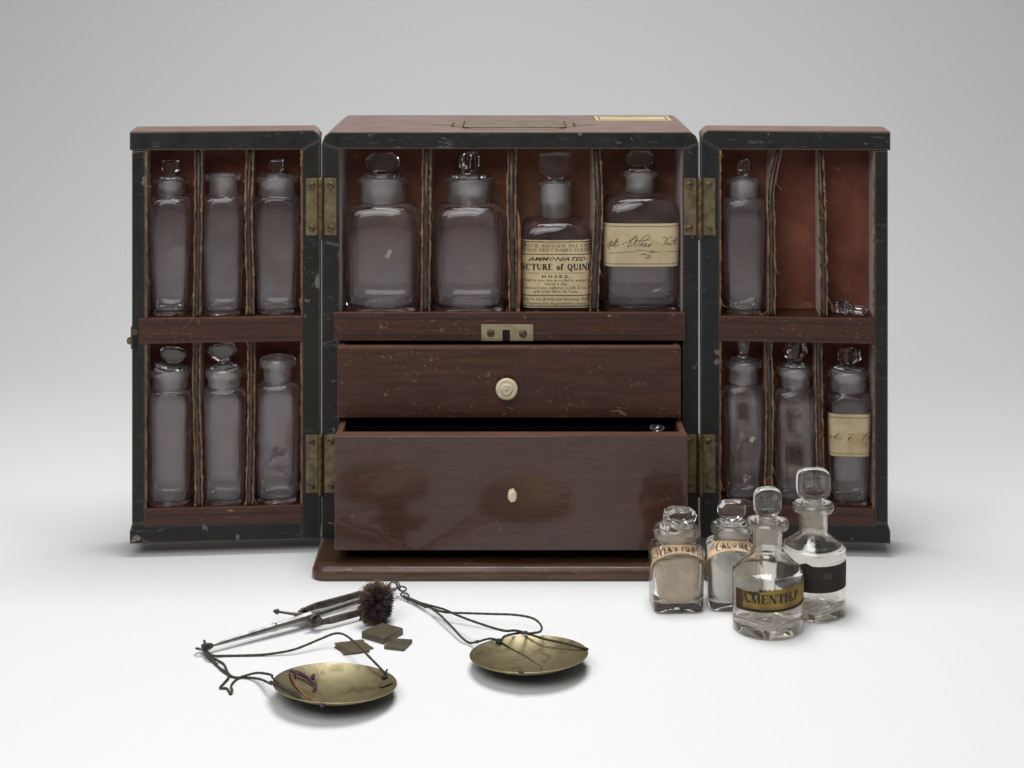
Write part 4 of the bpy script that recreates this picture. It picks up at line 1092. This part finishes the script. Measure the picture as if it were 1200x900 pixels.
ca = table_bottle('squat square bottle of white powder with a peach neck label, on the table', 857.5, 718.5, 27.8, 27, -0.03,
    lambda Y: (Zi(647, Y), Zi(633, Y), 18.5, Zi(622.5, Y), 22.5, Zi(613, Y)), M['glass_d'], nb=6.0, taper=.96, wall=2.8, base=8, itap=1.5, ri=15.5, arch=10)
stopper(ca.e, ca.zt, ca.ri, 15.0, 10.0, 6, 'oct', 0.1, plug=14, stem=4.0, mats=[M['stop_front'], M['ground_white']], rcol=16)
ca.powder('powder', M['powder_white'], ca.e, 9.0, ca.zf(668), (-0.55, 0.35), 0.45, 5)
lab = ca.sheet('label', M['paper_peach'], ca.e, -44, 44, ca.zf(647.0), ca.zf(635.5), 60, 4, curve=arch)
ca.print('lettering', M['ink'], lab, serif('CALOMEL', 4.6, 1.0, ca.zf(644.2), 1.2, .28, .17, .08), curve=arch, lim=43, off=1.7)
for z in (ca.zf(646.4), ca.zf(636.1)):
    P = []
    for k in range(-30, 30): P.append([(1.4*k, z-.25), (1.4*k+1.4, z-.25), (1.4*k+1.4, z+.25), (1.4*k, z+.25)])
    ca.print('label_rule', M['ink_soft'], lab, P, curve=arch, lim=43, off=0.65)

mt = table_bottle('round bottle with torn gilt peppermint label and amber-rimmed lip, foremost on the table', 899.5, 752, 36.8, 36.8, 0.0,
    lambda Y: (Zi(669, Y), Zi(642, Y), 15.4, Zi(617.5, Y), 22.2, Zi(609.5, Y)), M['glass_e'], nb=2.0, taper=.985, wall=3.0, base=7, itap=1.5, ri=12, dome=5, cone=True)
stopper(mt.e, mt.zt, mt.ri, 14.6, 15.3, 6.5, 'round', 0.08, plug=22, stem=3.2, mats=[M['stop_front'], M['ground_warm']], rcol=11)
m = MB(); m.torus((0, 0, mt.zt-1.2), 21.6, 0.75, (0, 0, 1), 40, 8); m.build('stained_lip', M['stop_amber'], mt.e)
def rag(a): return (0.5*mnoise.noise(Vector((a*.18, 0, 3))), 1.2*mnoise.noise(Vector((a*.12, 4, 3)))+1.3*mnoise.noise(Vector((a*.45, 1, 3)))-(2.6 if a < -14 else 0.0)+0.06*a)
tl = lambda a: 0.06*a
rg_ = lambda a: (0.06*a+0.5*mnoise.noise(Vector((a*.3, 0, 3))), rag(a)[1])
zl0, zl1 = mt.zf(718.5), mt.zf(691.5)
lab = mt.sheet('label', M['gilt'], mt.e, -44, 52, zl0, zl1, 90, 6, ragged=rg_)
mt.print('lettering', M['ink'], lab, serif('A.MENTH.P', 9.4, -1.5, mt.zf(707.8), 1.08, .05, .24, .075), curve=tl, lim=50)
rg = random.Random(9); P = []; a_ = -38.0
while a_ < 40:
    wd_ = rg.uniform(.4, 1.1); h_ = rg.uniform(1.0, 1.9); P.append([(a_, mt.zf(713.2)), (a_+wd_, mt.zf(713.2)), (a_+wd_, mt.zf(713.2)+h_), (a_, mt.zf(713.2)+h_)]); a_ += wd_+rg.choice((.5, .6, .8, 2.0))
mt.print('fine_print', M['ink_gold'], lab, P, curve=tl, lim=46)
P = [[(k, zl0+.8), (k+1.5, zl0+.8), (k+1.5, zl0+3.6), (k, zl0+3.6)] for k in [-43+1.5*i for i in range(61)]]
mt.print('label_border', M['dark_label'], lab, P, curve=tl)
v = []
def ragl(a): return (tl(a)+0.0, rag(a)[1])
mt.sheet('stained_corner', M['gilt_brown'], lab, -44, -33, zl0, zl1+0.2, 14, 6, ragged=rg_, off=0.5)
P = []
for i in range(60):
    a0, a1 = -33+i*.5, -33+(i+1)*.5
    zz_ = lambda a: zl1+rag(a)[1]
    t0, t1 = (max(0.4, 5-abs(a+20)*.35+1.5*mnoise.noise(Vector((a*.5, 9, 9)))) for a in (a0, a1))
    P.append([(a0, zz_(a0)-t0), (a1, zz_(a1)-t1), (a1, zz_(a1)+.1), (a0, zz_(a0)+.1)])
mt.print('stained_edge', M['gilt_brown'], lab, P, off=0.5)

rb = table_bottle('round bottle with dark blackened label and broad rounded stopper, behind the gilt-labelled one', 953, 731.5, 34.2, 34.2, 0.0,
    lambda Y: (Zi(641, Y), Zi(623, Y), 15.4, Zi(597.5, Y), 22.0, Zi(589, Y)), M['glass_e'], nb=2.0, taper=.985, wall=3.0, base=6, itap=1.5, ri=12, dome=4, cone=True)
stopper(rb.e, rb.zt, rb.ri, 18.3, 16.8, 6.5, 'round', -0.05, plug=24, stem=3.0, mats=[M['stop_front'], M['ground_warm']], rcol=11)
rr2 = lambda a: (0.5*mnoise.noise(Vector((a*.5, 0, 8))), 0.5*mnoise.noise(Vector((a*.4, 3, 8)))+(3.0*math.exp(-((a+14)/5)**2)))
lab = rb.sheet('label', M['dark_label'], rb.e, -50, 46, rb.zf(695.5), rb.zf(664.5), 80, 5, ragged=rr2)
rb.print('lettering', M['ink_gold'], lab, serif('DU', 6.8, 9.5, rb.zf(679), .9, .08, .2, .08), lim=44)

# ------------------------------------------------------------------ hand balance
bal = empty('hand_balance', 'steel hand balance with two brass pans on olive cords, lying before the chest', 'balance scale')
A = fl(243, 758, 7); Bp = fl(364, 722.5, 11); Cc = fl(440, 702, 12); E = fl(463, 690.5, 12)
m = MB()
def along(a, b, t): return Vector(a)+(Vector(b)-Vector(a))*t
beam = [along(A, Bp, t) for t in (0, .04, .3, .62, .64, .66, .9, 1)]+[along(Bp, E, t) for t in (.1, .45, .8, 1)]
m.tube(beam, [1.6, 1.9, 2.7, 4.0, 4.7, 4.1, 4.8, 5.4, 4.4, 4.0, 3.0, 2.4], 8, smooth=False)
m.build('beam', M['steel'], bal)
dirb = (Cc-Bp).normalized(); nrm = Vector((-dirb.y, dirb.x, 0)).normalized()
# fork (handle) of two cheeks joined at the ring end
for sg in (1, -1):
    m = MB()
    off = nrm*sg*(19 if sg > 0 else 15)+Vector((0, 0, 2.0*sg-1.0))
    p = [Bp+off*0.8-dirb*6, Bp+off*.95+dirb*8, Bp+off+dirb*18, Bp+off+dirb*60, Bp+off*.95+dirb*70, Bp+off*.7+dirb*78]
    wds = (3.0, 4.4, 3.8, 3.8, 4.6, 3.0); hts = (1.6, 2.6, 3.4, 3.4, 4.0, 2.6)
    v = []; f = []
    for c_, a, h_ in zip(p, wds, hts):
        for (i, j) in ((-1, -1), (1, -1), (1, 1), (-1, 1)): v.append(c_+nrm*i*a*.5+Vector((0, 0, j*h_)))
    for i in range(len(p)-1):
        for k in range(4): f.append((i*4+k, i*4+(k+1) % 4, (i+1)*4+(k+1) % 4, (i+1)*4+k))
    f.append((3, 2, 1, 0)); n4 = (len(p)-1)*4; f.append((n4, n4+1, n4+2, n4+3))
    m.add(v, f); m.build('fork_cheek', M['rust'], bal, bevel=0.5)
m = MB(); m.tube([Bp+dirb*72-nrm*14, Bp+dirb*80-nrm*7+Vector((0, 0, 2)), Bp+dirb*82+Vector((0, 0, 3)), Bp+dirb*80+nrm*8+Vector((0, 0, 2)), Bp+dirb*72+nrm*17], [3, 4, 4.4, 4, 3], 7)
m.build('fork_bridge', M['rust'], bal)
m = MB(); m.tube([Bp-nrm*17, Bp+nrm*15], 2.4, 10)
for d_ in (-17, 15):
    m.tube([Bp+nrm*(d_-1.4), Bp+nrm*(d_+1.4)], 4.6, 9, smooth=False)
m.build('pivot_pin', M['rust'], bal)
m = MB(); m.torus(Bp-nrm*12-dirb*2, 5.2, 2.2, nrm, 16, 6); m.torus(Bp+nrm*11-dirb*3, 4.6, 2.0, nrm, 16, 6)
m.tube([Bp-nrm*12-dirb*12-Vector((0, 0, 2)), Bp-nrm*12-dirb*2], [1.4, 3.2], 6); m.tube([Bp+nrm*11-dirb*13, Bp+nrm*11-dirb*3], [1.4, 3.0], 6)
m.build('pivot_bearing', M['rust'], bal)
tip = fl(320, 716.0, 13); m = MB()
m.tube([Bp+Vector((0, 0, 2)), along(Bp, tip, .5), along(Bp, tip, .84), along(Bp, tip, .86), along(Bp, tip, .93), tip], [2.0, 1.5, 1.2, 3.0, 2.6, .5], 7)
m.build('pointer', M['rust'], bal)
m = MB(); k0 = A; db = (Bp-A).normalized()
m.tube([k0-db*5, k0-db*1, k0+db*5, k0+db*6], [4.2, 4.0, 2.6, 1.6], 7, smooth=False)
m.build('beam_end', M['rust'], bal)
for (cx_, cy_, z_, nn) in ((241, 757, 8, (1, .2, .3)), (236, 761, 5, (.2, .4, 1))):
    m = MB(); m.torus(fl(cx_, cy_, z_), 5.2, 1.2, nn, 16, 6); m.build('chain_link', M['rust'], bal)
for (cx_, cy_, z_, nn, R__) in ((461, 686.5, 14, (.2, 1, .3), 4.6), (466.5, 686, 13, (1, .5, .2), 4.8), (471.5, 690, 9, (.1, .8, .6), 4.4), (474.5, 697.5, 5, (.3, .9, .7), 4.6), (476, 700, 3.4, (.9, .3, .9), 3.2)):
    m = MB(); m.torus(fl(cx_, cy_, z_), R__, 0.95, nn, 16, 6); m.build('chain_link', M['rust'], bal)
# tassel: a cut brush of silk bound at its root
tdir = Vector((0.62, -0.66, 0.12)).normalized()
tb = fl(436, 706, 20.5); rg = random.Random(11)
tu = tdir.orthogonal().normalized(); tv = tdir.cross(tu)
m = MB()
m.lathe([(.2, -8), (6, -6), (8.5, 0), (7, 5), (.2, 7)], tuple(tb+tdir*4), 'Z', 14, 0)
for i in range(5200):
    ang = rg.uniform(0, 2*math.pi); th_ = math.radians(98)*math.sqrt(rg.random())
    rim = th_ > math.radians(66)
    clump = mnoise.noise(Vector((math.cos(ang)*3, math.sin(ang)*3, th_*3)))
    d = tdir*math.cos(th_)+(tu*math.cos(ang)+tv*math.sin(ang))*math.sin(th_)
    L = (17.6+3.0*clump+rg.uniform(-2.5, 1.6))*(1.0+(0.16 if d.z > .5 else 0.0)+0.10*math.sin(th_))
    p0 = tb+tdir*3+d*rg.uniform(2, 6)
    sw = Vector((rg.uniform(-1, 1), rg.uniform(-1, 1), rg.uniform(-1, 1)))
    sw = sw*0.6+Vector((clump*1.6, mnoise.noise(d*4.0)*1.6, mnoise.noise(d*3.0+Vector((5, 5, 5)))*1.6))
    p2 = tb+tdir*3+d*L+sw*2.0+Vector((0, 0, -1.6*math.sin(th_))); p1 = tb+tdir*3+d*(L*.6)+sw*.4+tdir*1.5
    for q in (p0, p1, p2):
        if q.z < 0.5: q.z = rg.uniform(.5, 1.6)
    mi = 1 if rg.random() < (0.72 if rim else (0.22 if d.z > .3 else 0.07)) else (2 if rg.random() < .35 else 0)
    m.tube([p0, p1, p2], [.32, .32, .2], 3, mi, False)
m.build('tassel', [M['tuft_a'], M['tuft_b'], M['tuft_c']], bal)
m = MB()
for (a, b_, c_) in (((424, 726, 1.2), (427, 718, 4), (434, 712, 10)), ((421, 727, .8), (425, 721, 2.5), (432, 716, 7)), ((428, 729, .8), (430, 722, 3), (436, 716, 8))):
    m.tube(spline([fl(*a), fl(*b_), fl(*c_)], 5), 1.0, 4)
m.build('tassel_tail', M['tuft_b'], bal)
# pans
def pan(xc, yc, R, zc, tilt, name='pan'):
    c_ = fl(xc, yc, zc); dp = 14.0; out = []; inn = []
    Rs = (R*R+dp*dp)/(2*dp)
    for k in range(13):
        r = R*math.sin(k/12*math.pi/2); z = Rs-math.sqrt(Rs*Rs-r*r)-dp
        out.append((max(r, .1), z)); inn.append((max(r-.35, .05), z+1.0))
    m = MB(); m.lathe(out+[(R+.4, .3), (R+.3, .9), (R-.4, 1.1)]+inn[::-1], (0, 0, 0), 'Z', 72)
    o = m.build(name, M['brass_pan'], bal); o.location = c_*U
    o.rotation_euler = tilt
    return o, c_
TL1, TL2 = (math.radians(-5.5), math.radians(2), 0), (math.radians(-5), math.radians(-1.5), 0)
p1, pc1 = pan(392.5, 797.5, 58.0, 17.0, TL1)
p2, pc2 = pan(619.7, 763.5, 57.8, 17.0, TL2)
def on_pan(c_, tilt, a, r, z):
    return c_+(Matrix.Rotation(tilt[1], 3, 'Y') @ Matrix.Rotation(tilt[0], 3, 'X')) @ Vector((r*math.cos(a), r*math.sin(a), z))
# settle the pans on the table
for o, c_ in ((p1, pc1), (p2, pc2)):
    R3 = o.rotation_euler.to_matrix(); lo = min((R3 @ v.co).z for v in o.data.vertices)+c_.z*U
    o.location.z -= lo; c_.z -= lo/U
R1, R2 = p1.rotation_euler.to_matrix(), p2.rotation_euler.to_matrix()
op1 = lambda a, r, z: pc1+R1 @ Vector((r*math.cos(math.radians(a)), r*math.sin(math.radians(a)), z))
op2 = lambda a, r, z: pc2+R2 @ Vector((r*math.cos(math.radians(a)), r*math.sin(math.radians(a)), z))
def cord(pts, r=1.15, name='cord', mat='cord'):
    P = spline(pts, 9); m = MB(); n = len(P)
    m.tube(P, [r*(1+.07*math.sin(i*1.9)) for i in range(n)], 6); return m.build(name, M[mat], bal)
K = lambda x, y, z=1.3: fl(x, y, z)
# first pan: cords from the beam end
cord([K(240, 761, 5), K(249, 768, 3), K(262, 768.5), K(290, 768), K(315, 766.5, 2), K(345, 761, 5), K(375, 749, 10), K(392, 742.5, 14), K(404, 744, 16), K(418, 755, 17), K(432, 769, 19), op1(28, 53, 1.0), op1(30, 50, -1)])
cord([K(239, 762, 5), K(247, 772, 2.5), K(254, 780), K(265, 788), K(268, 793, 2.2), K(262, 801), K(258, 806), K(266, 807), K(270, 813), K(272, 809, 2.5), K(271, 803), K(279, 795), K(290, 791, 4), K(303, 788.5, 9), K(318, 791, 16), op1(178, 59, 2.2), op1(196, 48, -1), op1(206, 38, -5), op1(215, 36, -7)])
cord([K(241, 761, 6), K(250, 771, 3), K(262, 778), K(267, 788, 2), K(274, 793.5), K(290, 794), K(305, 796, 6), K(318, 801.5, 14), op1(190, 59, 2.2), op1(215, 44, -3.0), op1(240, 42, -6), op1(262, 44, -4.6), op1(270, 49, -2.6)])
cord([K(238, 760, 6), K(243, 770, 4), K(252, 776, 2), K(258, 784), K(266, 790)], 1.1)
# knots and purple binding on the first pan
m = MB(); rg = random.Random(5)
for (a, r, z) in ((150, 50, -1.5), (146, 52, -1), (154, 47, -2), (128, 40, -5)):
    q = op1(a, r, z); m.torus(q, 2.4, 1.4, (rg.uniform(-1, 1), rg.uniform(-1, 1), 1), 9, 5)
pts = [op1(150, 52, 0), op1(146, 46, -1.5), op1(140, 38, -4.5), op1(140, 26, -9), op1(160, 20, -10.5)]
for k in range(3):
    m.tube(spline([p+Vector((rg.uniform(-1.6, 1.6), rg.uniform(-1.6, 1.6), .6+.6*k)) for p in pts], 6), [.8+.45*abs(math.sin(i*1.3+k)) for i in range(25)], 5)
for k in range(90):
    t_ = rg.random()*3.9; i0 = int(t_); q = pts[i0]+(pts[i0+1]-pts[i0])*(t_-i0)+Vector((0, 0, 1)); m.tube([q, q+Vector((rg.uniform(-3, 3), rg.uniform(-3, 3), rg.uniform(.4, 2.6)))], .3, 3)
m.build('purple_binding', M['purple'], bal)
m = MB()
for a, r in ((262, 48), (263, 52), (264, 56)):
    m.torus(op1(a, r, -4+(r-48)*.35), 2.0, 1.2, (rg.uniform(-.5, .5), rg.uniform(-1, 1), 1), 9, 5)
m.build('purple_binding', M['purple'], bal)
cord([op1(152, 50, 0), op1(165, 40, -4), op1(190, 27, -9.5), op1(225, 26, -9.5), op1(250, 36, -7)], 1.5, 'bound_cord', 'fray')
cord([op1(158, 47, -1), op1(175, 36, -6), op1(205, 28, -9.2), op1(235, 33, -8), op1(258, 43, -5)], 1.2, 'bound_cord', 'fray')
m = MB(); q = op1(29, 51, -.4); m.torus(q, 2.2, 1.3, (0.3, .4, 1), 10, 5); m.tube(spline([q, q+Vector((1.5, 0, 4)), q+Vector((3, 1, 7))], 4), .9, 4); m.build('cord_knot', M['cord'], bal)
v = [op1(a, r, -13.7+15.2*(r/58)**2+1.5) for a, r in ((24, 47), (14, 54), (4, 55), (6, 44), (18, 42))]
put('solder_patch', v, [(0, 1, 2, 3, 4)], M['foil'], bal)
# second pan
cord([K(476, 701, 4), K(484, 704, 3), K(492, 707, 4), K(504, 712, 7), K(516, 721, 8), K(530, 735, 7), K(541, 747, 5), K(551, 753.5, 3), K(560, 751, 11), op2(150, 60, 3.5), op2(132, 59, 2.6), op2(122, 54, 0)])
cord([K(476, 700, 4), K(488, 705, 4), K(500, 708.5, 8), K(520, 714, 12), K(536, 721, 16), K(560, 730, 20), K(590, 739, 24), op2(100, 60, 5), op2(70, 44, 2), op2(40, 45, 1), op2(14, 53, 1), op2(8, 56.5, 1)])
cord([K(477, 700, 4), K(490, 706.5, 5), K(505, 712.5, 7), K(522, 717.5, 9), K(545, 718.5, 12), K(575, 719.5, 15), K(603, 720.5, 16), K(624, 724.5, 17), K(634, 733, 19), K(632, 740.5, 21), K(612, 742.5, 22), op2(92, 60, 3.5), op2(112, 59, 2.0), op2(122, 53, 0)])
bz = lambda r: -15.5+15.5*(r/57.8)**2+2.0
cord([op2(124, 53, .6), op2(116, 42, bz(42)), op2(100, 28, bz(28)), op2(50, 12, bz(12)), op2(350, 12, bz(12)), op2(300, 22, bz(22)), op2(278, 38, bz(38)), op2(266, 50, bz(50)), op2(262, 57.5, 1.6)], 0.85)
for a, r, z in ((123, 54, .6), (126, 51, 0), (262, 57.5, 1.0), (8, 57, 1.3)):
    m = MB(); m.torus(op2(a, r, z), 1.9, 1.2, (.2, .5, 1), 10, 5); m.build('cord_knot', M['cord'], bal)
m = MB()
cc = [K(476, 700.5, 4), K(482, 703, 4), K(488, 705.5, 4), K(494, 708, 4.5), K(500, 711, 5.5)]
for ph in (0, 2.1, 4.2):
    P = spline(cc, 8); m.tube([p+Vector((0, math.cos(i*.5+ph)*1.2, math.sin(i*.5+ph)*1.2)) for i, p in enumerate(P)], 1.1, 5)
m.build('cord_twist', M['cord'], bal)

# ------------------------------------------------------------------ weights on the table
def quad_weight(name, label, corners, h, mat, bev, lift=0.0, grp=None):
    pts = [fl(x, y, h) for x, y in corners]; c_ = sum(pts, Vector())/4
    e = None
    m = MB(); m.slab([(p.x-c_.x, p.y-c_.y) for p in pts], 0, h)
    o = m.build(name, mat, None, bevel=bev, seg=3); o.location = (c_.x*U, c_.y*U, lift*U)
    o['label'] = label; o['category'] = 'weight'; o['group'] = 'weights beside the tassel'
    return o
quad_weight('square_weight', 'larger thick square brass weight with dull patina, beside the tassel', [(423, 739.5), (447.5, 729), (473, 735.5), (450, 747.5)], 7.2, M['weight'], 1.5)
quad_weight('square_weight', 'smaller thick square brass weight overlapping the corner of a larger one', [(449.5, 756), (463, 747.5), (483.5, 748.8), (473.5, 758.8)], 4.2, M['weight'], 1.0)
for k, (cr_, lift, lab_) in enumerate(([[(391, 758), (406, 766.5), (438, 759.5), (424, 750)], 0.0, 'thin square foil weight lying beneath a second one, under the cord'], [[(391.5, 753.2), (426, 749.2), (433, 762.2), (403, 766.0)], 1.3, 'thin square foil weight laid crosswise on another, under the cord'])):
    pts = [fl(x, y, 1+lift) for x, y in cr_]; c_ = sum(pts, Vector())/4; n = 9; out = []; rg = random.Random(k+3)
    for i in range(4):
        a, b_ = pts[i]-c_, pts[(i+1) % 4]-c_
        for j in range(n):
            q = a+(b_-a)*(j/n); q = q*(1+rg.uniform(-.035, .035)); out.append((q.x, q.y))
    m = MB(); m.slab(out, 0, 1.2); o = m.build('foil_weight', M['foil'], None, bevel=0.15, seg=1)
    o.location = (c_.x*U, c_.y*U, lift*U); o['label'] = lab_; o['category'] = 'weight'; o['group'] = 'weights beside the tassel'
